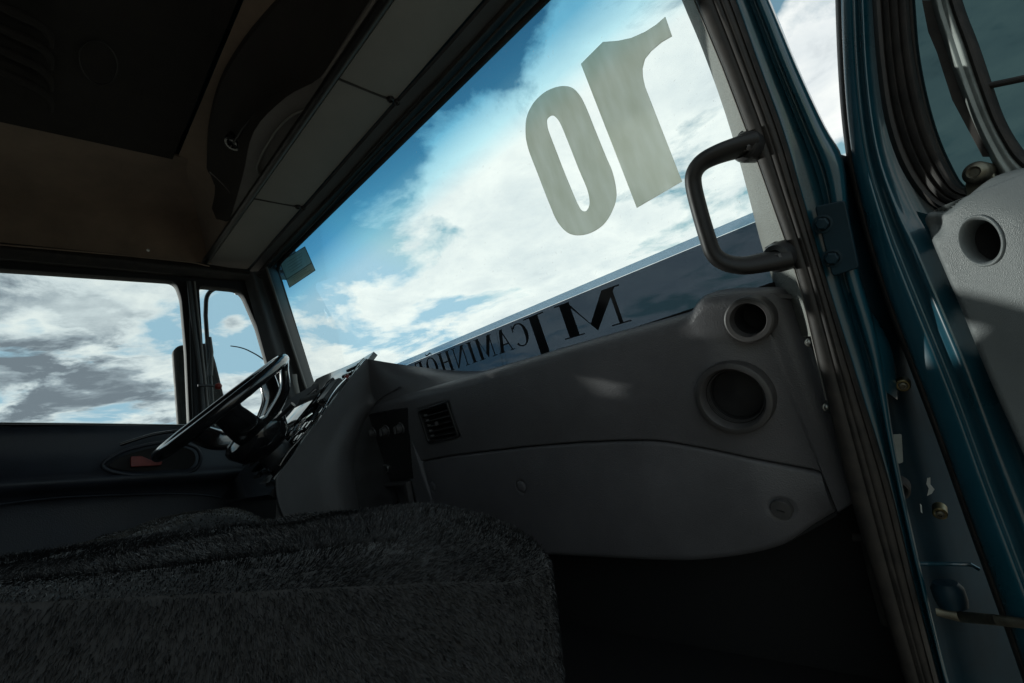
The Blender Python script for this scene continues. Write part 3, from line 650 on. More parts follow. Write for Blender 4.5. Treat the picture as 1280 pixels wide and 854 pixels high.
for (x, y) in ((1012, 428), (1034, 509)):
    c0 = P(x, y, W(.135)); b = lathe('screw', c0, -NW + np.array([.5, 0, 0]), [(.0075, 0), (.0072, .0015), (.0055, .002), (.005, .0045), (.003, .006), (0, .0062)], 'steel', dash, seg=20)
    tube('screw_slot', [c0 - NW * .0062 + UW * .003 + VW * k_ for k_ in (-.002, .002)], .0007, 'matte_black', b, seg=5)
# slatted vent
vc = frm(vent_c[0], vent_c[1], W(.13))
vr = [np.array(p) for p in rnd([(vent_c[0] - vent_hw - .004, vent_c[1] - vent_hh - .002), (vent_c[0] + vent_hw + .002, vent_c[1] - vent_hh), (vent_c[0] + vent_hw + .002, vent_c[1] + vent_hh + .004), (vent_c[0] - vent_hw - .004, vent_c[1] + vent_hh)], .014)]
vi = [vent_c + (p - vent_c) * .90 for p in vr]
vf = panel2('side_vent', [vr, vi], DPn, .018, 'black_plastic', dash, .0022, h=.016, label='rectangular slatted air vent left of the plain panel')
for k_ in range(6):
    zv = vent_c[1] - vent_hh * .78 + k_ * vent_hh * 2 * .78 / 5
    box('slat', frm(vent_c[0], zv, W(.13 + .002)), vent_hw * 1.82, .020, .0028, 'black_plastic', vf, bev=.001, rot=Matrix.Rotation(R(-26), 3, 'X'))
box('vent_tab', frm(vent_c[0], vent_c[1] + .002, W(.13 + .017)), .007, .012, .013, 'ring_plastic', vf, bev=.002)
panel2('vent_back', [[vent_c + (p - vent_c) * 1.0 for p in vr]], DPn, .004, 'matte_black', vf, .0005, h=-.014)
# heater control panel with three knobs, socket, open tray
cpl = [cpc + (p - cpc) * 1.0 for p in cp]
hc = panel2('control_panel', [rnd(cpl, .006)], DPn, .006, 'black_plastic', dash, .001, h=.010, label='black heater control panel with three knobs')
for x, y in ((469, 539), (486, 537), (504, 534)):
    c0 = frm(*duv(x, y), W(.13 + .010))
    kb = lathe('knob', c0, -NW, [(.021, 0), (.020, .004), (.0155, .006), (.0145, .020), (.012, .022), (0, .022)], 'ring_plastic', hc, seg=28)
    box('knob_grip', c0 - NW * .025, .006, .008, .026, 'ring_plastic', kb, bev=.002)
c0 = frm(*duv(486, 584), W(.13 + .010)); lathe('socket', c0, -NW, [(.0155, 0), (.0155, .005), (.012, .006), (.0115, 0), (0, -.004)], 'steel', hc, seg=28, label='round lighter socket below the knobs')
tr_ = panel2('tray', [rnd(fr_, .006), rnd([frc + (p - frc) * .86 for p in fr_], .005)], DPn, .02, 'ring_plastic', dash, .002, h=.036, label='open tray frame below the heater controls')
lathe('tray_knob', P(476, 620, W(.15)), -NW, [(.008, 0), (.008, .004), (0, .006)], 'brass', tr_, seg=16)
# binnacle side face (faces the passenger) and deck behind it
XS = -1.545
sL = [(458, 448.5), (430, 483), (401, 522), (375, 557), (350, 591), (345, 603), (352, 640), (385, 700)]
sR = [((500, 484), .119), ((473, 501), .124), ((463, 520), .128), ((458, 542), .131), ((457, 565), .131), ((460, 598), .131), ((466, 635), .131), ((476, 700), .131)]
fx = lambda t: [P(a[0] + (b[0] - a[0]) * t, a[1] + (b[1] - a[1]) * t, XP(XS - .012 * t)) for a, (b, _) in zip(sL, sR)]
e0 = [P(a[0] - .5, a[1], XP(XS - .012)) for a in sL]
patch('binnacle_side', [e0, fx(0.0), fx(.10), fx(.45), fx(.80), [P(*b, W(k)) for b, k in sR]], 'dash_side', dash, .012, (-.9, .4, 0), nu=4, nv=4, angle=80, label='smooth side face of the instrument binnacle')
A0 = [((457, 448.5), .10), ((478, 452), .085), ((500, 455.5), .07), ((530, 459.5), .05), ((560, 462.5), .035), ((590, 464), .03), ((620, 462), .03), ((645, 452), .04)]
A1 = [((452, 515), .125), ((478, 502), .122), ((502, 495), .12), ((532, 487), .118), ((562, 479), .115), ((592, 470), .115), ((622, 462.5), .115), ((648, 454), .115)]
rows = [[P(*a, W(k)) for a, k in A0], [P((a[0] + b[0]) / 2, (a[1] * .62 + b[1] * .38), W((k + k2) / 2 + .004)) for (a, k), (b, k2) in zip(A0, A1)], [P(*b, W(k)) for b, k in A1]]
patch('binnacle_deck', rows, 'dash_plastic', dash, .008, (0, .3, -1), nu=5, nv=6, label='sloping deck joining the binnacle to the windshield')
# instrument panel: plane through the binnacle edge, parallel to X
Ea, Eb = Q(457, 448, XP(XS)), Q(345, 600, XP(XS)); e2 = (Eb - Ea) / np.linalg.norm(Eb - Ea); e1 = np.array([-1., 0, 0]); en = np.cross(e1, e2); en = en if en[2] > 0 else -en
EL = np.linalg.norm(Eb - Ea)
def IP(a, b, h=0): return Ea + e1 * a + e2 * b + en * h + CAM          # a: across to the driver's door, b: down the panel
ipm = Matrix(((e1[0], e2[0], en[0]), (e1[1], e2[1], en[1]), (e1[2], e2[2], en[2])))
clu = patch('instrument_panel', [[IP(a, b, -.012 + .010 * math.sin(a * 9) * math.sin(b * 11)) for a in np.linspace(.012, .52, 8)] for b in np.linspace(-.05, EL + .04, 8)], 'gloss_black', dash, .02, tuple(-en), nu=2, nv=2, label='glossy black instrument panel catching the sky')
tube('panel_rim', [IP(.008, b, .002 + .003 * math.sin(b * 40)) for b in np.linspace(-.0, EL, 40)], .0035, 'steel', clu, seg=10)
# lens over dials
patch('cluster_lens', [[IP(a, b, .020 + .012 * math.sin(math.pi * (a - .13) / .33) * math.sin(math.pi * (b - .1) / .36)) for a in np.linspace(.17, .46, 6)] for b in np.linspace(.12, .42, 6)], 'lens', clu, .004, tuple(-en), nu=3, nv=3)
def ell(ca, cb, ra, rb, n=40): return [(ca + ra * math.cos(t), cb + rb * math.sin(t)) for t in np.linspace(0, 2 * math.pi, n, endpoint=False)]
for (a, b, r_, h_) in ((.36, .30, .055, .016), (.24, .30, .062, .018), (.36, .18, .04, .016), (.235, .16, .045, .016), (.12, .30, .035, .014), (.12, .40, .028, .014)):
    g_ = lathe('gauge', IP(a, b, -.002), en, [(r_, -.01), (r_, h_ * .6), (r_ * .96, h_ * .9), (r_ * .90, h_ * .6), (r_ * .88, .002), (0, .001)], 'gloss_black', clu, seg=40)
    lathe('gauge_lens', IP(a, b, -.002), en, [(r_ * .90, h_ * .55), (r_ * .6, h_ * .7), (0, h_ * .76)], 'chrome', g_, seg=32)
    tube('needle', [IP(a, b, .004), IP(a + r_ * .5, b - r_ * .5, .005)], .001, 'red_plastic', g_, seg=5)
for (a, b, sa, sb, sh) in ((.05, .16, .06, .10, .034), (.07, .30, .022, .030, .020), (.04, .30, .020, .034, .018), (.035, .35, .020, .034, .018), (.07, .35, .022, .03, .016), (.045, .42, .02, .03, .02), (.14, .46, .05, .022, .02), (.22, .47, .05, .02, .016), (.17, .22, .012, .05, .014), (.03, .24, .018, .03, .014), (.06, .03, .09, .02, .012), (.06, .065, .08, .015, .012)):
    box('switch', IP(a, b, sh / 2 - .004), sa, sb, sh, 'black_plastic' if sh > .03 else 'gloss_black', clu, bev=.004, rot=ipm)
for (a0, b0, a1, b1, r_) in ((.02, .10, .02, .46, .004), (.30, .08, .42, .36, .006), (.17, .06, .19, .26, .006), (.10, .24, .20, .44, .005), (.28, .40, .05, .48, .005)):
    pts = [IP(a0 + (a1 - a0) * t, b0 + (b1 - b0) * t, .010 + .006 * math.sin(t * 9)) for t in np.linspace(0, 1, 16)]
    tube('panel_trim', pts, r_, 'chrome' if r_ < .0055 else 'gloss_black', clu, seg=10)
lathe('warning_lamp', IP(.03, .09, .004), en, [(.012, 0), (.012, .006), (.006, .01), (0, .011)], 'red_plastic', clu, seg=20)
# hood over the panel, driver's side
hy = [(.50, -.10), (.545, -.02), (.60, .08), (.66, .17), (.70, .235), (.76, .283), (.87, .338), (.985, .372), (1.03, .30), (.8, .2), (.62, 0), (.56, -.12)]
patch('binnacle_hood', [[rel(-2.0, .57, .0), rel(-2.0, .63, .12), rel(-2.0, .69, .224), rel(-2.0, .745, .273), rel(-2.0, .87, .332), rel(-1.93, .965, .362), rel(-1.80, .985, .365), rel(-1.62, .93, .352)],
                        [rel(-1.97, .60, -.01), rel(-1.97, .66, .10), rel(-1.96, .72, .195), rel(-1.95, .77, .238), rel(-1.94, .87, .29), rel(-1.90, .93, .31), rel(-1.78, .94, .315), rel(-1.60, .90, .325)]],
      'pillar_dark', dash, .012, (-.3, .3, -.5), nu=6, nv=3, label='curved dark hood around the instruments')
patch('binnacle_body', [[rel(x, y, z) for y, z in ((.50, -.30), (.53, -.06), (.60, .02), (.72, .12))] for x in (-2.02, -1.8, -1.56)], 'black_plastic', dash, .02, (0, 1, -.2), nu=3, nv=2)
box('dash_lower_left', rel(-1.9, .84, -.02), .62, .26, .40, 'black_plastic', dash, bev=.03, label='black lower dashboard on the driver side')
box('ignition_switch', P(378, 588, XP(-1.6)), .03, .03, .022, 'ring_plastic', dash, bev=.006)
lathe('key_barrel', P(346, 625, XP(-1.62)), (.3, -1, .2), [(.014, 0), (.014, .01), (.010, .012), (0, .012)], 'steel', dash, seg=24)
exec_marker = 1

# ================================================================== STEERING WHEEL
SWc = np.array([-1.665, .443, .2425]); s2 = np.array([0, .806, .592]); s2 /= np.linalg.norm(s2); sn = np.cross(np.array([1., 0, 0]), s2)
if sn[2] < 0: sn = -sn
sw = thing('steering_wheel', SWc + CAM - sn * .1, 'glossy black four spoke steering wheel in front of the far door', 'steering wheel')
def SP(r_, an, d=0): return SWc + CAM + np.array([1., 0, 0]) * r_ * math.cos(an) + s2 * r_ * math.sin(an) + sn * d
RR = .2165; Vv = []; Ff = []; na, nb = 96, 14
for i in range(na):
    an = 2 * math.pi * i / na; rr_ = .0168
    for j in range(nb):
        b = 2 * math.pi * j / nb; grip = .0014 * math.cos(an * 24) if (math.cos(b) < .2 and math.sin(b) < .3) else 0
        Vv.append(SP(RR + (rr_ + grip) * math.cos(b), an, (rr_ + grip) * math.sin(b) * 1.05))
for i in range(na):
    for j in range(nb): Ff.append((i * nb + j, ((i + 1) % na) * nb + j, ((i + 1) % na) * nb + (j + 1) % nb, i * nb + (j + 1) % nb))
fixn(mesh('rim', Vv, Ff, 'gloss_black', sw))
for an in (R(66), R(114), R(200), R(340)):
    pts = [SP(RR - .004, an, -.004), SP(.192, an, -.032), SP(.145, an, -.085), SP(.05, an, -.125)]; c_ = cr(pts, 6)
    wd = [.030 + .022 * (i / (len(c_) - 1)) ** .8 + .014 * max(0, 1 - i / 5) for i in range(len(c_))]
    tube('spoke', c_, wd, 'gloss_black', sw, seg=14, flat=.38, up=np.cross(sn, SP(1, an) - SP(0, 0)), label=None)
lathe('hub', SP(0, 0, -.135), sn, [(.05, -.07), (.085, -.045), (.104, -.005), (.102, .012), (.085, .026), (.05, .034), (0, .036)], 'gloss_black', sw, seg=40)
tube('column', [SP(0, 0, -.12), SP(0, 0, -.20), SP(0, 0, -.32), SP(0, 0, -.50), SP(0, 0, -.75)], [.045, .05, .055, .05, .045], 'black_plastic', sw, seg=20)
tube('stalk', [SP(.03, R(20), -.15), SP(.12, R(30), -.13), SP(.17, R(35), -.125)], [.007, .006, .009], 'black_plastic', sw, seg=10)
tube('stalk', [SP(.03, R(200), -.15), SP(.12, R(195), -.13), SP(.17, R(190), -.125)], [.007, .006, .009], 'black_plastic', sw, seg=10)

# ================================================================== LEFT (DRIVER) DOOR
dd = thing('driver_door', P(120, 560, XP(-2.25)), 'closed far door with side window, small front vent window and dark vinyl panel', 'door')
LP = XP(-2.255)
main_o = rnd([(-260, 317), (220, 351), (227, 372), (233, 440), (237, 532), (-260, 527)], [0, 10, 6, 4, 3, 0])
vent_o = rnd([(249, 357), (302, 362), (322, 408), (362, 545), (268, 545), (259, 510)], [7, 12, 4, 3, 3, 3])
fo = [(-330, 285), (322, 345), (342, 400), (384, 560), (-330, 545)]
lowp = lambda L_: [uv(Q(x, y, LP), LP) for x, y in L_]
panel('window_frame', [fo, main_o, vent_o], LP, .05, 'matte_black', dd, .004, label='black window surround of the far door')
panel('window_glass', [[(-300, 300), (226, 340), (238, 520), (250, 545), (-300, 540)]], XP(-2.285), .004, 'side_glass', dd, .0005, label='clear side window of the far door')
panel('vent_glass', [[(240, 348), (308, 354), (330, 400), (372, 560), (262, 560)]], XP(-2.283), .004, 'side_glass', dd, .0005, label='small clear vent window beside the pillar')
tube('divider_channel', [P(x, y, XP(-2.228)) for x, y in ((236, 352), (240, 390), (250, 470), (256, 535))], .009, 'pillar_dark', dd, seg=10)
tube('divider_channel', [P(x, y, XP(-2.236)) for x, y in ((238, 352), (240, 390), (242, 470), (245, 538))], .011, 'matte_black', dd, seg=10)  # extra tube, added to stop low sun reaching the dash
tube('divider_channel', [P(x, y, XP(-2.226)) for x, y in ((243, 352), (247, 390), (256, 470), (263, 540))], .004, 'console_grey', dd, seg=8)
sl_ = [P(x, y, XP(-2.21)) for x, y in ((-300, 527), (0, 530.5), (120, 531.5), (232, 533), (300, 540))]
tube('sill_strip', sl_, .006, 'gloss_black', dd, seg=12)
tube('sill_bead', [p + np.array([.0, 0, .006]) for p in sl_], .0016, 'steel', dd, seg=6)
vs = [(.0, -2.215), (.03, -2.20), (.10, -2.195), (.16, -2.17), (.185, -2.14), (.21, -2.145), (.24, -2.18), (.30, -2.19), (.5, -2.185), (.9, -2.18)]
def sillz(y): return .331 - .154 * (y + .0) * 1.0
rows = [[rel(x + (.012 * math.sin(y * 5)), y, sillz(y) - d - .012) for y in np.linspace(-.9, .95, 24)] for d, x in vs]
patch('door_panel', rows, 'door_vinyl', dd, .02, (-1, 0, 0), nu=1, nv=4, label='dark blue black vinyl panel of the far door')
# pull pocket: bulging surround with recessed dark bowl and the red lamp
ring = [P(x, y, XP(-2.135)) for x, y in cr([np.array(p) for p in ((128, 582), (150, 566), (185, 556), (215, 553), (245, 560), (250, 578), (235, 591), (190, 594), (150, 592))], 6, closed=True)]
tube('pull_surround', ring + [ring[0]], .0065, 'door_vinyl', dd, seg=12, caps=False)
panel('pull_bowl', [[tuple(p) for p in cr([np.array(p) for p in ((136, 582), (155, 570), (185, 561), (215, 558), (240, 563), (244, 577), (230, 587), (190, 589), (155, 588))], 5, closed=True)]], XP(-2.148), .01, 'lining_black', dd, .002)
panel('door_lamp', [rnd([(163, 571), (176, 570), (190, 576), (203, 577), (201, 582), (163, 584)], 2)], XP(-2.135), .012, 'red_plastic', dd, .002, h=.004, label='dull red lamp lens in the far door panel')
tube('arm_highlight', [P(x, y, XP(-2.12)) for x, y in cr([np.array(p) for p in ((150, 556), (185, 545), (205, 541), (225, 539), (250, 540))], 5)], .006, 'gloss_black', dd, seg=12)
tube('panel_piping', [P(x, y, XP(-2.165)) for x, y in cr([np.array(p) for p in ((-60, 640), (20, 628), (80, 622), (150, 619), (240, 618), (290, 626), (310, 640))], 5)], .003, 'door_vinyl', dd, seg=8)
# vent window latch with red knob
lt = thing('window_latch', P(262, 481, XP(-2.2)), 'short vent window lever ending in a round red knob', 'latch')
tube('lever', [P(x, y, XP(-2.19)) for x, y in ((247, 482), (258, 482), (270, 483))], [.006, .005, .0045], 'black_plastic', lt, seg=10)
cc = P(273, 483, XP(-2.19)); lathe('knob', cc, (.4, 1, 0), [(0, -.014), (.008, -.012), (.0135, -.005), (.0145, .002), (.011, .010), (0, .014)], 'red_plastic', lt, seg=24)

# ================================================================== FAR SIDE MIRROR (outside)
mr = thing('side_mirror', P(240, 482, XP(-2.52)), 'tall black wing mirror outside the far door window', 'mirror')
MP = XP(-2.52)
panel('mirror_housing', [rnd([(217, 437), (224, 431), (262, 428), (270, 450), (282, 500), (282, 540), (224, 535)], 6, 6)], MP, .06, 'rubber_dusty', mr, .014, label='weathered black mirror housing')
panel('mirror_face', [rnd([(222, 441), (228, 436), (236, 436), (240, 530), (228, 528)], 3)], MP, .003, 'rubber_dusty', mr, .0008, h=.004)
arm = rnd([(272, 600), (266, 520), (261, 455), (257, 395), (258, 362), (300, 357)], [0, 0, 0, 0, 22, 0], 8)
tube('mirror_arm', [P(x, y, XP(-2.46)) for x, y in arm], .0095, 'black_plastic', mr, seg=12, label='bent black tube carrying the far mirror')
tube('arm_sleeve', [P(x, y, XP(-2.46)) for x, y in ((262, 470), (263, 440), (260.5, 422))], .013, 'ring_plastic', mr, seg=12)
tube('arm_bracket', [P(x, y, XP(-2.44)) for x, y in ((266, 358), (285, 356), (300, 357), (322, 360))], .010, 'black_plastic', mr, seg=10)
lathe('bracket_pivot', P(295.5, 363, XP(-2.43)), (0, 0, -1), [(.010, -.02), (.010, .015), (.007, .022), (0, .024)], 'black_plastic', mr, seg=16)
an_ = cr([P(x, y, XP(-2.9)) for x, y in ((360, 476), (330, 450), (312, 439), (300, 434.5), (288, 432.5))], 6)
an_o = tube('whip_antenna', an_, [.0045 - .0015 * i / (len(an_) - 1) for i in range(len(an_))], 'black_plastic', None, seg=8, label='thin bent black whip seen through the far vent window', cat='antenna')

# ================================================================== GRAB HANDLE
gh = thing('grab_handle', P(930, 255, W(.19)), 'black moulded grab handle bolted to the right windshield pillar', 'handle')
hpts = [(936, 182, .20), (921, 185, .215), (897, 193, .235), (878, 203, .245), (868, 216, .25), (867, 232, .25), (874, 262, .25), (884, 296, .25), (892, 317, .247), (906, 328, .24), (928, 332, .23), (955, 328, .215), (984, 321, .20)]
hc_ = cr([P(x, y, W(k)) for x, y, k in hpts], 7); n_ = len(hc_)
rad = [.0195 + .006 * (abs(i / (n_ - 1) - .5) * 2) ** 3 for i in range(n_)]
tube('handle_bar', hc_, rad, 'handle_black', gh, seg=20, flat=.62, up=(0, 1, 0))
for (x, y) in ((932, 184), (972, 322)):
    c0 = P(x, y, W(.222)); f = lathe('mounting_foot', P(x, y, W(.205)), -NW + np.array([-.25, 0, 0]), [(.024, -.03), (.023, .0), (.020, .008), (.013, .011), (.011, .006), (0, .005)], 'black_plastic', gh, seg=28)
    lathe('screw', c0, -NW + np.array([-.25, 0, 0]), [(.007, -.006), (.007, .001), (.004, .003), (.003, .001), (0, .001)], 'ring_plastic', f, seg=6)
for (pts) in ([(922, 168), (927, 163), (932, 166), (944, 196), (934, 200)], [(955, 310), (968, 302), (974, 303), (990, 330), (975, 338)]):
    panel('foot_wedge', [pts], W(.196), .02, 'black_plastic', gh, .002)

# ================================================================== DECALS ON THE WINDSHIELD
dg = thing('number_decal', P(760, 170, W(.01)), 'large beige number 10 stuck on the windshield, seen mirrored from inside', 'decal')
one = [(726, 80), (753.5, 52.5), (773, 51), (789, 47.5), (806, 40), (820, 31), (831.5, 21), (840, 45.5), (827, 53), (814, 64), (806, 74), (803, 86), (803.5, 96), (806, 108), (852.5, 227), (796, 260)]
o_out = [tuple(p) for p in cr([np.array(p) for p in ((657, 168), (658, 148), (666, 130), (680, 116), (697, 108.5), (712, 108.5), (722, 116), (731, 131), (744, 163), (757, 195), (766, 217), (770.5, 243), (766, 262), (755, 280), (739, 291), (722, 294.5), (708, 290), (696, 276), (688, 258), (680, 238), (672, 217), (663, 194), (659, 181))], 5, closed=True)]
o_in = [tuple(p) for p in cr([np.array(p) for p in ((684, 157), (684, 149), (690, 144.5), (696, 148), (702, 158), (713, 185), (724, 213), (734, 237), (737, 254), (733, 263.5), (727, 263), (722, 255), (715, 239), (704, 212), (694, 186), (686, 165))], 5, closed=True)]
panel('digit', [one], W(.004), .0012, 'digit_vinyl', dg, .0002, label='mirrored digit 1 of the number')
panel('digit', [o_out, o_in], W(.004), .0012, 'digit_vinyl', dg, .0002, label='digit 0 of the number')
# dealer banner along the bottom of the glass
bn = thing('banner_decal', P(720, 400, W(.01)), 'dark translucent banner reading MJ CAMINHÕES mirrored along the windshield bottom', 'decal')
BP = W(.005)
def buv(x, y): return uv(Q(x, y, BP), BP)
tA, tB = buv(500, 453), buv(945, 264); vt_ = (tA[1] + tB[1]) / 2
uEnd = -.16; uSt = buv(475, 462)[0]; uTopL, uTopR = (uSt, tA[1]), (uEnd, tB[1])
def bt(u): return tA[1] + (tB[1] - tA[1]) * (u - tA[0]) / (tB[0] - tA[0])
bw = .018
panel2('banner_border', [[(uSt, bt(uSt) - bw), (uEnd, bt(uEnd) - bw), (uEnd, bt(uEnd)), (uSt, bt(uSt))]], BP, .0008, 'banner_border', bn, .0001)
panel2('banner_film', [[(uSt, -.07), (uEnd, -.07), (uEnd, bt(uEnd) - bw - .001), (uSt, bt(uSt) - bw - .001)]], BP, .0008, 'banner_film', bn, .0001)
# serif capitals as polygons on a unit-height cell; thick = stem, thin = hairline
def quad(x0, y0, x1, y1, w_): # slanted stroke with horizontal cuts
    return [(x0 - w_ / 2, y0), (x0 + w_ / 2, y0), (x1 + w_ / 2, y1), (x1 - w_ / 2, y1)]
def serif(x, y, w_, up):
    t_ = .035; return [(x - w_ / 2, y), (x + w_ / 2, y), (x + w_ / 2, y + t_ * up), (x - w_ / 2, y + t_ * up)]
TK, TN = .17, .055
def arc(cx, cy, rx, ry, a0, a1, tk, tn, n=28):
    o1_, i1_ = [], []
    for k_ in range(n + 1):
        a = a0 + (a1 - a0) * k_ / n; w_ = tn + (tk - tn) * abs(math.cos(a)) ** 1.5
        o1_.append((cx + rx * math.cos(a), cy + ry * math.sin(a))); i1_.append((cx + (rx - w_) * math.cos(a), cy + (ry - max(tn, w_ * .35)) * math.sin(a)))
    return o1_ + i1_[::-1]
GL = {
 'M': (1.06, [quad(.14, 0, .14, 1, TN), quad(.88, 0, .88, 1, TK), [(.06, 1), (.26, 1), (.58, .22), (.50, 0)], [(.50, 0), (.58, .22), (.86, 1), (.82, 1)], serif(.14, 0, .28, 1), serif(.88, 0, .34, 1), serif(.12, 1, .24, -1), serif(.92, 1, .26, -1)]),
 'J': (.52, [quad(.30, -.15, .30, 1, TK), serif(.30, 1, .40, -1), arc(.16, -.15, .225, .26, 0, -math.pi * .95, .16, .06, 18)]),
 'C': (.78, [arc(.44, .5, .40, .51, R(42), R(318), TK, TN), [(.70, .70), (.76, .70), (.76, .98), (.72, .98)]]),
 'A': (.86, [quad(.12, 0, .44, 1, TN), quad(.70, 0, .42, 1, TK), [(.22, .30), (.66, .30), (.66, .36), (.22, .36)], serif(.12, 0, .24, 1), serif(.70, 0, .32, 1)]),
 'I': (.40, [quad(.20, 0, .20, 1, TK), serif(.20, 0, .34, 1), serif(.20, 1, .34, -1)]),
 'N': (.88, [quad(.14, 0, .14, 1, TN), quad(.76, 0, .76, 1, TN), [(.06, 1), (.24, 1), (.79, 0), (.72, 0)], serif(.14, 0, .26, 1), serif(.10, 1, .2, -1), serif(.76, 1, .26, -1)]),
 'H': (.92, [quad(.20, 0, .20, 1, TK), quad(.72, 0, .72, 1, TK), [(.2, .47), (.72, .47), (.72, .53), (.2, .53)], serif(.2, 0, .34, 1), serif(.2, 1, .34, -1), serif(.72, 0, .34, 1), serif(.72, 1, .34, -1)]),
 'Õ': (.90, [arc(.44, .5, .40, .51, 0, 2 * math.pi, TK, TN, 40), [(.22, 1.10), (.30, 1.18), (.42, 1.14), (.56, 1.10), (.66, 1.18), (.64, 1.24), (.55, 1.17), (.42, 1.21), (.30, 1.25), (.20, 1.14)]]),
 'E': (.72, [quad(.20, 0, .20, 1, TK), [(.2, 0), (.64, 0), (.68, .24), (.64, .24), (.56, .055), (.2, .055)], [(.2, 1), (.62, 1), (.63, .78), (.59, .78), (.53, .945), (.2, .945)], [(.2, .47), (.46, .47), (.46, .53), (.2, .53)], serif(.2, 0, .34, 1), serif(.2, 1, .34, -1)]),
 'S': (.62, [arc(.30, .74, .25, .27, R(25), R(255), .13, .05, 20), arc(.30, .27, .27, .28, R(95), R(-160), .14, .05, 20)]),
}
def letters(txt, c_right, c_left, hh, base, gap, m='banner_letter'):
    # text runs from c_right towards c_left (mirrored); base = function u -> v of the baseline; hh letter height
    tot = sum(GL[ch][0] for ch in txt) + gap * (len(txt) - 1); sc = (c_right - c_left) / tot; x = 0
    for ch in txt:
        wch, polys = GL[ch]; bm = bmesh.new()
        for k_, pg in enumerate(polys):
            fr2 = []
            th_ = .0008 + .00006 * k_
            for hh_ in (0, th_):
                fr2.append([bm.verts.new(Vector(frm(c_right - (x + px_) * sc, base(c_right - (x + px_) * sc) + py_ * hh, BP, -.0010 - hh_)) ) for px_, py_ in pg])
            from mathutils.geometry import tessellate_polygon
            tri = tessellate_polygon([[Vector((p[0], p[1], 0)) for p in pg]])
            for a_, b_, c__ in tri:
                for L_ in fr2:
                    try: bm.faces.new((L_[a_], L_[b_], L_[c__]))
                    except ValueError: pass
            for i in range(len(pg)):
                j = (i + 1) % len(pg)
                try: bm.faces.new((fr2[0][i], fr2[0][j], fr2[1][j], fr2[1][i]))
                except ValueError: pass
        bmesh.ops.recalc_face_normals(bm, faces=bm.faces)
        me = bpy.data.meshes.new('letter'); bm.to_mesh(me); bm.free(); o = bpy.data.objects.new('letter', me); link(o, m, bn)
        o['label'] = 'mirrored black letter ' + ch; x += wch + gap
mTop, mBot = buv(748, 364), buv(790, 402)
mL = buv(706, 425)
big = .118
ub = lambda u: np.interp(u, [buv(706, 425)[0], buv(787, 402)[0]], [buv(706, 425)[1], buv(787, 402)[1]])
M_R = buv(789, 402)[0]; M_L = buv(683, 386)[0]
letters('MJ', buv(790, 401)[0], buv(652, 398)[0], buv(751, 364)[1] - float(ub(buv(763, 364)[0])), lambda u: float(ub(u)), .10)
sb = lambda u: np.interp(u, [buv(538, 478)[0], buv(660, 437)[0]], [buv(545, 473)[1], buv(650, 438)[1]])
cR = buv(667, 432)[0]; cL = cR - (cR - buv(537, 472)[0]) * 8.1 / 6.52
letters('CAMINHÕES', cR, cL, .068, lambda u: float(sb(u)) + .008, .12)
# inspection sticker in the top left corner
st = thing('inspection_sticker', P(370, 334, W(.01)), 'small framed grey inspection sticker in the far top corner of the windshield', 'sticker')
q4 = [(350, 328), (381, 308.5), (394, 338), (362, 359.5)]
panel('sticker_sheet', [q4], W(.003), .0008, 'sticker_paper', st, .0001)
def lerp4(a, b):
    t_ = np.array(q4[0]) * (1 - a) + np.array(q4[1]) * a; b_ = np.array(q4[3]) * (1 - a) + np.array(q4[2]) * a; return tuple(t_ * (1 - b) + b_ * b)
panel('sticker_field', [[lerp4(.04, .70), lerp4(.96, .70), lerp4(.96, .97), lerp4(.04, .97)]], W(.0045), .0006, 'sticker_paper_light', st, .0001)
for b in (0.0, .68, 1.0): tube('sticker_line', [P(*lerp4(0, b), W(.005)), P(*lerp4(1, b), W(.005))], .0016, 'sticker_ink', st, seg=6)
for a in (0., 1.0): tube('sticker_line', [P(*lerp4(a, 0), W(.005)), P(*lerp4(a, 1), W(.005))], .0016, 'sticker_ink', st, seg=6)
for b in (.14, .24, .34, .44, .54, .76, .82, .88): tube('sticker_line', [P(*lerp4(.2, b), W(.005)), P(*lerp4(.6 + .3 * math.sin(b * 30) ** 2, b), W(.005))], .0008, 'sticker_ink', st, seg=5)

# ================================================================== RIGHT (OPEN) DOOR
rd = thing('passenger_door', P(1180, 420, DP(0)), 'open blue door with black window rubber and grey trim panel, right of the doorway', 'door')
frame_l = [(1046, -260), (1048, -80), (1049, 0), (1052, 80), (1057, 150), (1066, 215), (1084, 290), (1108, 370), (1142, 460), (1176, 550), (1215, 660), (1262, 790), (1300, 900)]
frame_m = [(1076, -260), (1082, -80), (1084, 0), (1088, 80), (1096, 150), (1108, 205), (1130, 262), (1150, 300), (1185, 380), (1215, 450), (1256, 560), (1330, 750), (1390, 900)]
def rowd(L_, k): return [P(x, y, DP(k)) for x, y in L_]
mixL = lambda t: [(a[0] + (b[0] - a[0]) * t, a[1] + (b[1] - a[1]) * t) for a, b in zip(frame_l, frame_m)]
patch('door_frame', [rowd(frame_l, -.014), rowd(mixL(.10), .0), rowd(mixL(.42), .006), rowd(mixL(.52), -.004), rowd(mixL(.66), -.002), rowd(mixL(.80), .008), rowd(mixL(1.0), .002), rowd([(x + 14, y) for x, y in frame_m], -.004), rowd([(x + 45, y + 6) for x, y in frame_m], -.010)],
      'blue_paint', rd, .03, tuple(-ND), nu=4, nv=4, angle=60, label='blue painted inner door frame with pressed ridges')
ed = [(x - 6, y) for x, y in frame_l]
patch('edge_seal', [rowd([(x + 1.5, y) for x, y in frame_l], -.004), rowd([(x - 3, y) for x, y in frame_l], -.010), rowd([(x - 5, y) for x, y in frame_l], -.045), rowd([(x - 2, y) for x, y in frame_l], -.085)], 'rubber', rd, .012, tuple(-ND), nu=4, nv=3, label='black rubber along the front edge of the open door')
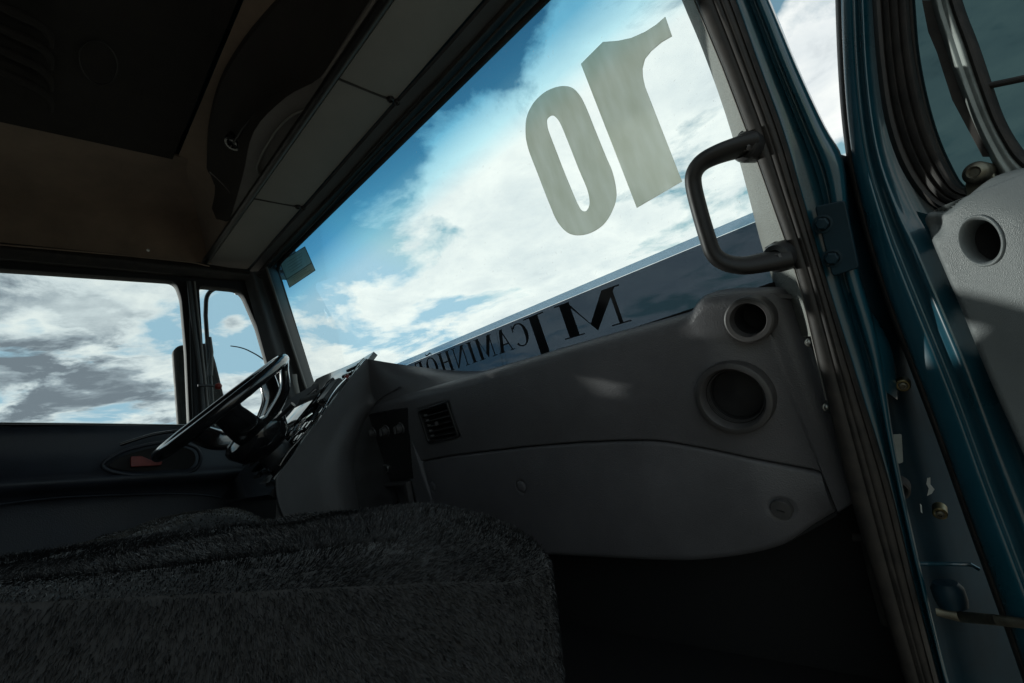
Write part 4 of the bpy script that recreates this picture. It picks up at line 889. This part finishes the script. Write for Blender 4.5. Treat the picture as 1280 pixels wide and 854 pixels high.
# lower body of the door
patch('door_shell', [rowd([(x + 6, y) for x, y in frame_m[6:]], -.004), rowd([(x + 250, y + 60) for x, y in frame_m[6:]], -.004)], 'blue_paint', rd, .03, tuple(-ND), nu=3, nv=2)
# window rubber: ridged band curving round the corner of the glass
w_o = [(1080, -260), (1086, -80), (1090, 0), (1096, 80), (1106, 150), (1124, 205), (1150, 245), (1180, 264), (1230, 270), (1300, 262), (1420, 235)]
w_i = [(1118, -260), (1130, -80), (1136, 0), (1141, 60), (1151, 115), (1165, 165), (1182, 205), (1200, 232), (1232, 236), (1300, 222), (1420, 190)]
mixW = lambda t: [(a[0] + (b[0] - a[0]) * t, a[1] + (b[1] - a[1]) * t) for a, b in zip(w_o, w_i)]
pr = [(0, -.002), (.04, .010), (.12, .014), (.22, .012), (.26, .007), (.31, .012), (.42, .013), (.46, .006), (.52, .010), (.66, .010), (.70, .003), (.76, .007), (.90, .006), (.97, .0), (1., -.012)]
patch('window_rubber', [rowd(mixW(t), k) for t, k in pr], 'rubber', rd, .02, tuple(-ND), nu=5, nv=1, angle=60, label='thick black rubber round the open door window')
panel('door_glass', [[(1108, -262), (1128, 0), (1150, 130), (1185, 225), (1230, 255), (1420, 215), (1420, -262)]], DP(-.016), .004, 'tinted_glass', rd, .0005, label='dark tinted window of the open door')
t0_ = P(1050, -262, DP(-.012)); tube('door_frame', [t0_ + UD * k_ + np.array([0, 0, .01 * math.sin(k_ * 3)]) for k_ in np.linspace(-.02, .55, 8)], .028, 'blue_paint', rd, seg=14, flat=.7, label='blue painted top rail of the open door')
# window divider channel and regulator plate
dl = [(1110, -260), (1150, -80), (1166, 0), (1183, 55), (1200, 105), (1220, 155), (1242, 200), (1256, 225)]
dr = [(1126, -260), (1168, -80), (1186, 0), (1205, 55), (1222, 105), (1240, 152), (1262, 192), (1280, 212)]
mx_ = lambda t: [(a[0] + (b[0] - a[0]) * t, a[1] + (b[1] - a[1]) * t) for a, b in zip(dl, dr)]
patch('window_channel', [rowd(mx_(t), k) for t, k in ((-.15, -.012), (0, .0), (.2, .006), (.5, .004), (.8, .006), (1, -.004))], 'channel_metal', rd, .006, tuple(-ND), nu=5, nv=3, angle=50, label='brushed metal window channel of the open door')
patch('channel_rubber', [rowd(mx_(t), k) for t, k in ((.95, -.006), (1.2, .002), (1.6, -.002), (1.75, -.012))], 'rubber', rd, .006, tuple(-ND), nu=5, nv=2)
panel('channel_plate', [[(1152, 0), (1166, 0), (1206, 118), (1240, 196), (1228, 196), (1190, 125), (1176, 82), (1171, 66), (1160, 40)]], DP(-.009), .003, 'rubber_dusty', rd, .0006)
tube('window_bar', [P(x, y, DP(-.006)) for x, y in ((1222, 110), (1252, 104), (1290, 96), (1400, 74))], .004, 'rubber', rd, seg=10)
# pivot knob at the belt line
kc = P(1220, 216, DP(.018)); kn = lathe('window_pivot', kc, ND, [(.0135, -.03), (.0135, .0), (.0115, .005), (.007, .008), (.005, .005), (0, .005)], 'zinc', rd, seg=32, label='round steel pivot at the foot of the window channel')
panel('pivot_bracket', [rnd([(1205, 236), (1210, 212), (1222, 203), (1238, 207), (1246, 225), (1250, 250), (1212, 262)], 5)], DP(.008), .012, 'zinc', rd, .002)
# grey trim panel with its round hole
TPl = DP(.038)
tp = rnd([(1151, 276), (1158, 264), (1186, 263), (1233, 219), (1262, 209), (1420, 185), (1480, 640), (1372, 720), (1290, 600), (1232, 470), (1202, 394)], [8, 8, 6, 26, 20, 0, 0, 0, 60, 60, 20], 6)
hole_c = Q(1230, 301, TPl); huv = uv(hole_c, TPl)
rx_ = abs(uv(Q(1256, 301, TPl), TPl)[0] - uv(Q(1204, 301, TPl), TPl)[0]) / 2; rz_ = abs(uv(Q(1230, 272, TPl), TPl)[1] - uv(Q(1230, 329, TPl), TPl)[1]) / 2
tuv = np.array([uv(Q(x, y, TPl), TPl) for x, y in tp])
# relief grid clipped to the outline: rows from the left outline to the right
hr = (rx_ + rz_) / 2
zs = np.linspace(tuv[:, 1].max() - .001, tuv[:, 1].min() + .001, 260)
def span(z):
    xs_ = []
    n_ = len(tuv)
    for i in range(n_):
        a, b = tuv[i], tuv[(i + 1) % n_]
        if (a[1] - z) * (b[1] - z) < 0: xs_.append(a[0] + (b[0] - a[0]) * (z - a[1]) / (b[1] - a[1]))
    return (min(xs_), max(xs_)) if len(xs_) > 1 else None
sp_ = [(z, span(z)) for z in zs if span(z)]
ncol = 130; Uu = []; Zz = []
for z, (a, b) in sp_:
    tt = np.linspace(0, 1, ncol); Uu.append(a + (b - a) * tt); Zz.append(np.full(ncol, z))
Uu, Zz = np.array(Uu), np.array(Zz)
outl = [tuple(p) for p in tuv] + [tuple(tuv[0])]
dd_ = seg_dist(Uu, Zz, outl)
hh_ = roundover(dd_, .010) * 1.0
dh = np.hypot((Uu - huv[0]) / rx_, (Zz - huv[1]) / rz_) * hr
hh_ += 0          # swelling round the hole
hh_ -= .06 * (1 - sstep(dh, hr * 1.02, hr * 1.16))
kn_uv = uv(Q(1166, 283, TPl), TPl); hh_ -= .008 * np.exp(-(np.hypot(Uu - kn_uv[0], Zz - kn_uv[1]) / .014) ** 2)
uL0 = Uu.min(axis=1, keepdims=True); hh_ += .024 * sstep(Uu - uL0, -.03, .13); hh_ -= .05 * sstep(Uu, huv[0] + .02, huv[0] + .25) + .03 * sstep(Zz, huv[1] + .0, huv[1] + .09) * sstep(Uu, huv[0] - .03, huv[0] + .08)
a, b = Uu.shape
pts = TPl[0][None, None] * (TPl[1] + hh_)[..., None] + TPl[2] * Uu[..., None] + TPl[3] * Zz[..., None] + CAM
V = list(pts.reshape(-1, 3)); Fc = [(i * b + j, i * b + j + 1, (i + 1) * b + j + 1, (i + 1) * b + j) for i in range(a - 1) for j in range(b - 1)]
rim = [i * b for i in range(a)] + [(a - 1) * b + j for j in range(1, b)] + [i * b + b - 1 for i in range(a - 2, -1, -1)] + [j for j in range(b - 2, 0, -1)]
base = len(V); V += [V[i] - ND * .045 for i in rim]
Fc += [(rim[i], rim[(i + 1) % len(rim)], base + (i + 1) % len(rim), base + i) for i in range(len(rim))]
fixn(mesh('trim_panel', V, Fc, 'door_trim', rd, angle=60, label='light grey grained door trim with a round speaker hole'))
def surf_h(u, z):
    k_ = int(np.argmin((Uu - u) ** 2 + (Zz - z) ** 2)); return float(hh_.ravel()[k_])
el_ = lambda f, h: [frm(huv[0] + rx_ * f * math.cos(a_), huv[1] + rz_ * f * math.sin(a_), TPl, h) for a_ in np.linspace(0, 2 * math.pi, 49)]
base_h = [surf_h(huv[0] + rx_ * 1.22 * math.cos(a_), huv[1] + rz_ * 1.22 * math.sin(a_)) for a_ in np.linspace(0, 2 * math.pi, 49)]
lipr = lambda f, dz: [frm(huv[0] + rx_ * f * math.cos(a_), huv[1] + rz_ * f * math.sin(a_), TPl, b_ + dz) for a_, b_ in zip(np.linspace(0, 2 * math.pi, 49), base_h)]
patch('hole_lip', [lipr(1.27, -.004), lipr(1.21, .0016), lipr(1.10, .0012), lipr(1.01, -.003), lipr(.97, -.014), lipr(.95, -.05)], 'door_trim', rd, .001, tuple(-ND), nu=1, nv=2, angle=80)
patch('speaker_well', [el_(1.0, -.03), el_(.5, -.031), el_(.01, -.032)], 'matte_black', rd, .002, tuple(-ND), nu=1, nv=1)
# hinges and check strap
for (x, y, s_) in ((1186, 742, 1.0), (1118, 716, .8)):
    hb = lathe('hinge_knuckle', P(x, y, W(.15)), (0, 0, 1), [(0, -.02 * s_), (.018 * s_, -.018 * s_), (.020 * s_, -.008 * s_), (.020 * s_, .008 * s_), (.015 * s_, .016 * s_), (0, .018 * s_)], 'blue_paint_dull', rd, seg=28)
tube('check_strap', [P(1170, 765, W(.16)), P(1200, 771, W(.16)), P(1245, 775, DP(.01)), P(1300, 782, DP(.01))], [.006, .0075, .0065, .006], 'zinc', rd, seg=12, flat=.45, label='greasy steel check strap between jamb and door')
tube('hinge_ledge', [P(x, y, W(.13)) for x, y in ((1142, 705), (1180, 705), (1214, 706), (1224, 712))], .003, 'blue_paint', rd, seg=8)

# ================================================================== SEATS WITH FUR COVERS
def frame_mesh_grid(fn, nu, nv):
    return np.array([[fn(i / (nu - 1), j / (nv - 1)) for j in range(nv)] for i in range(nu)])
def seat(name, x0, x1, y0, y1, ztop, label, fur, cat='seat', side=.46, seed=1, nstr=60000, flen=.016):
    root = thing(name, rel((x0 + x1) / 2, (y0 + y1) / 2, -.60), label, cat)
    r_ = np.random.default_rng(seed)
    # cushion: superellipse cross-section ring by ring
    nU, nV = 110, 90; Wd, Dp = (x1 - x0) / 2, (y1 - y0) / 2; cx_, cy_ = (x0 + x1) / 2, (y0 + y1) / 2
    V = np.zeros((nU, nV, 3))
    for i in range(nU):
        a = 2 * math.pi * i / nU; ca, sa = math.cos(a), math.sin(a); e = .13 if name == 'passenger_seat' else .22
        bx = math.copysign(abs(ca) ** e, ca); by = math.copysign(abs(sa) ** e, sa); nrm_ = 1
        for j in range(nV):
            t = j / (nV - 1)
            if t < .62: s_ = t / .62; rr_ = s_; dz = 0; drop = 0
            else: s_ = 1; drop = (t - .62) / .38
            rr_ = min(t / .62, 1)
            X = cx_ + Wd * bx * rr_; Y = cy_ + Dp * by * rr_
            edge = max(0, (rr_ - .80) / .20)
            Z = ztop(X, Y, rr_) - (.012 if name == 'passenger_seat' else .030) * edge ** 2.2 - (side - .03) * drop ** 1.0
            if drop > 0:
                bul = .010 * math.sin(min(drop * 1.2, 1) * math.pi); X += bx * bul; Y += by * bul - .13 * drop * (by > 0)
            V[i, j] = (X, Y, Z)
    # gentle lumps
    lump = .005 * np.sin(V[..., 0] * 31 + seed) * np.sin(V[..., 1] * 27 + 2 * seed) + .003 * np.sin(V[..., 0] * 71) * np.cos(V[..., 1] * 63 + V[..., 2] * 40)
    V[..., 2] += lump; G = V + CAM
    pts = G.reshape(-1, 3); Fc = []
    for i in range(nU):
        i2 = (i + 1) % nU
        for j in range(nV - 1): Fc.append((i * nV + j, i * nV + j + 1, i2 * nV + j + 1, i2 * nV + j))
    Fc.append([i * nV + nV - 1 for i in range(nU)])
    cu_ = fixn(mesh('cushion_cover', pts, Fc, fur, root))
    if cu_.data.polygons[0].normal.z < 0: cu_.data.flip_normals()
    # pile: short curved tufts, each a bent two-segment blade
    me = cu_.data; P0 = np.array([v.co for v in me.vertices]); tris = []
    q = [p.vertices[:] for p in me.polygons if len(p.vertices) == 4]; q = np.array(q)
    org = np.array(cu_.matrix_basis.translation) + np.array(world_loc(root))
    A, B, C_, D_ = (P0[q[:, k]] for k in range(4)); n_ = np.cross(C_ - A, D_ - B); ar = np.linalg.norm(n_, axis=1); ok = ar > 1e-9
    cen = (A + C_) / 2 + org - CAM
    dist = np.linalg.norm(cen, axis=1); vis = ok & (cen[:, 2] > -.45)
    facing = np.einsum('ij,ij->i', n_ / np.maximum(ar, 1e-9)[:, None], -cen / dist[:, None])
    wgt = ar * vis * np.clip(.25 / dist, .12, 1.6) ** 1.2 * (facing > -.35); wgt /= wgt.sum()
    idx = r_.choice(len(q), nstr, p=wgt); u, v = r_.random(nstr)[:, None], r_.random(nstr)[:, None]
    base_ = (A[idx] * (1 - u) + B[idx] * u) * (1 - v) + (D_[idx] * (1 - u) + C_[idx] * u) * v
    nn = n_[idx] / ar[idx][:, None]
    wp = base_ + org
    swirl = np.stack([np.sin(wp[:, 0] * 19 + wp[:, 2] * 23 + seed), np.cos(wp[:, 1] * 17 + wp[:, 0] * 11), np.sin(wp[:, 2] * 21 + wp[:, 1] * 13) * .5], 1)
    lean = swirl * .55 + np.array([.25, -.1, -.75]) + r_.normal(0, .28, (nstr, 3)); lean -= nn * np.einsum('ij,ij->i', lean, nn)[:, None]
    ln = flen * r_.uniform(.55, 1.3, nstr)[:, None]; d1 = nn * .75 + lean * .45; d2 = nn * .25 + lean * .85
    d1 /= np.linalg.norm(d1, axis=1)[:, None]; d2 /= np.linalg.norm(d2, axis=1)[:, None]
    pA = base_ - nn * .001; pB = pA + d1 * ln * .5; pC = pB + d2 * ln * .55
    sd = np.cross(d1, r_.normal(0, 1, (nstr, 3))); sd /= np.linalg.norm(sd, axis=1)[:, None]
    wdt = np.clip(np.linalg.norm(wp - CAM, axis=1) * .00062, .00018, .0014)[:, None] * r_.uniform(.6, 1.2, nstr)[:, None]
    vv = np.stack([pA - sd * wdt, pA + sd * wdt, pB - sd * wdt * .8, pB + sd * wdt * .8, pC], 1).reshape(-1, 3)
    k5 = np.arange(nstr)[:, None] * 5
    tr3 = np.concatenate([k5 + [0, 1, 3], k5 + [0, 3, 2], k5 + [2, 3, 4]], 1).reshape(-1)
    me2 = bpy.data.meshes.new('fur_pile'); me2.vertices.add(len(vv)); me2.vertices.foreach_set('co', vv.astype(np.float32).ravel())
    nt_ = len(tr3) // 3; me2.loops.add(nt_ * 3); me2.loops.foreach_set('vertex_index', tr3.astype(np.int32)); me2.polygons.add(nt_)
    me2.polygons.foreach_set('loop_start', np.arange(0, nt_ * 3, 3, dtype=np.int32)); me2.update(calc_edges=True); me2.validate()
    o = bpy.data.objects.new('fur_pile', me2); o.location = Vector(org); link(o, 'fur_strand' if name == 'passenger_seat' else 'fur_strand_lit', root, kind='stuff')
    # backrest (behind the photographer's shoulder)
    box('backrest', rel(cx_, y0 - .10, ztop(cx_, y0, .5) + .26), (x1 - x0) * .92, .16, .62, fur, root, bev=.05, rot=Matrix.Rotation(R(12), 3, 'X'))
    return root
def zp(X, Y, rr_):
    e_ = -.027 - .30 * (Y + .008)
    e_ = max(min(e_, .02), -.16)
    crown = np.interp(Y, [-.5, -.014, .057, .10, .16, .24, .33, .37, .40], [-.034, -.031, -.040, -.045, -.056, -.067, -.072, -.083, -.092])
    dome = min(np.interp(X, [-.60, -.48, -.43, -.385, -.35, -.33], [1, .93, .78, .48, .0, -.1]), np.interp(X, [-.88, -.80], [.6, 1]))
    return e_ + (crown - e_) * dome + .003 * math.sin(X * 14 + Y * 9)
def zm(X, Y, rr_): return -.092 + .012 * math.sin((X + 1.1) * 6)
def zd(X, Y, rr_): return np.interp(Y, [-.5, -.05, .1, .2, .28, .36, .42], [-.080, -.080, -.078, -.070, -.061, -.062, -.075]) - .06 * max(0, -(X + 1.72))
seat('passenger_seat', -.86, -.35, -.50, .395, zp, 'passenger seat under a shaggy charcoal fur cover, nearest the open doorway', 'fur', seed=3, nstr=330000, flen=.0075)
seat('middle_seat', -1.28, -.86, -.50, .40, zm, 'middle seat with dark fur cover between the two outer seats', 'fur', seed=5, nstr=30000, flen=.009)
seat('driver_seat', -1.98, -1.28, -.50, .42, zd, 'far driver seat with dark fur cover coloured lighter as if lit, its front edge humped below the steering wheel', 'fur', seed=8, nstr=50000, flen=.009)

# ================================================================== FAR MAST OUTSIDE
dv_ = M @ np.array([(629 - 640) / F, (427 - 458) / F, -1.0]); dv_ = dv_ / np.hypot(dv_[0], dv_[1]); mb = np.array([dv_[0] * 90 + CAM[0], dv_[1] * 90 + CAM[1], 0])
mast = thing('radio_mast', mb, 'thin far radio mast rising behind the banner edge', 'mast')
for dx, hgt in ((0, 19), (1.1, 14.5)):
    tube('mast_pole', [mb + np.array([dx, 0, 0]), mb + np.array([dx, 0, 1.75 + hgt])], [.10, .04], 'steel', mast, seg=6)
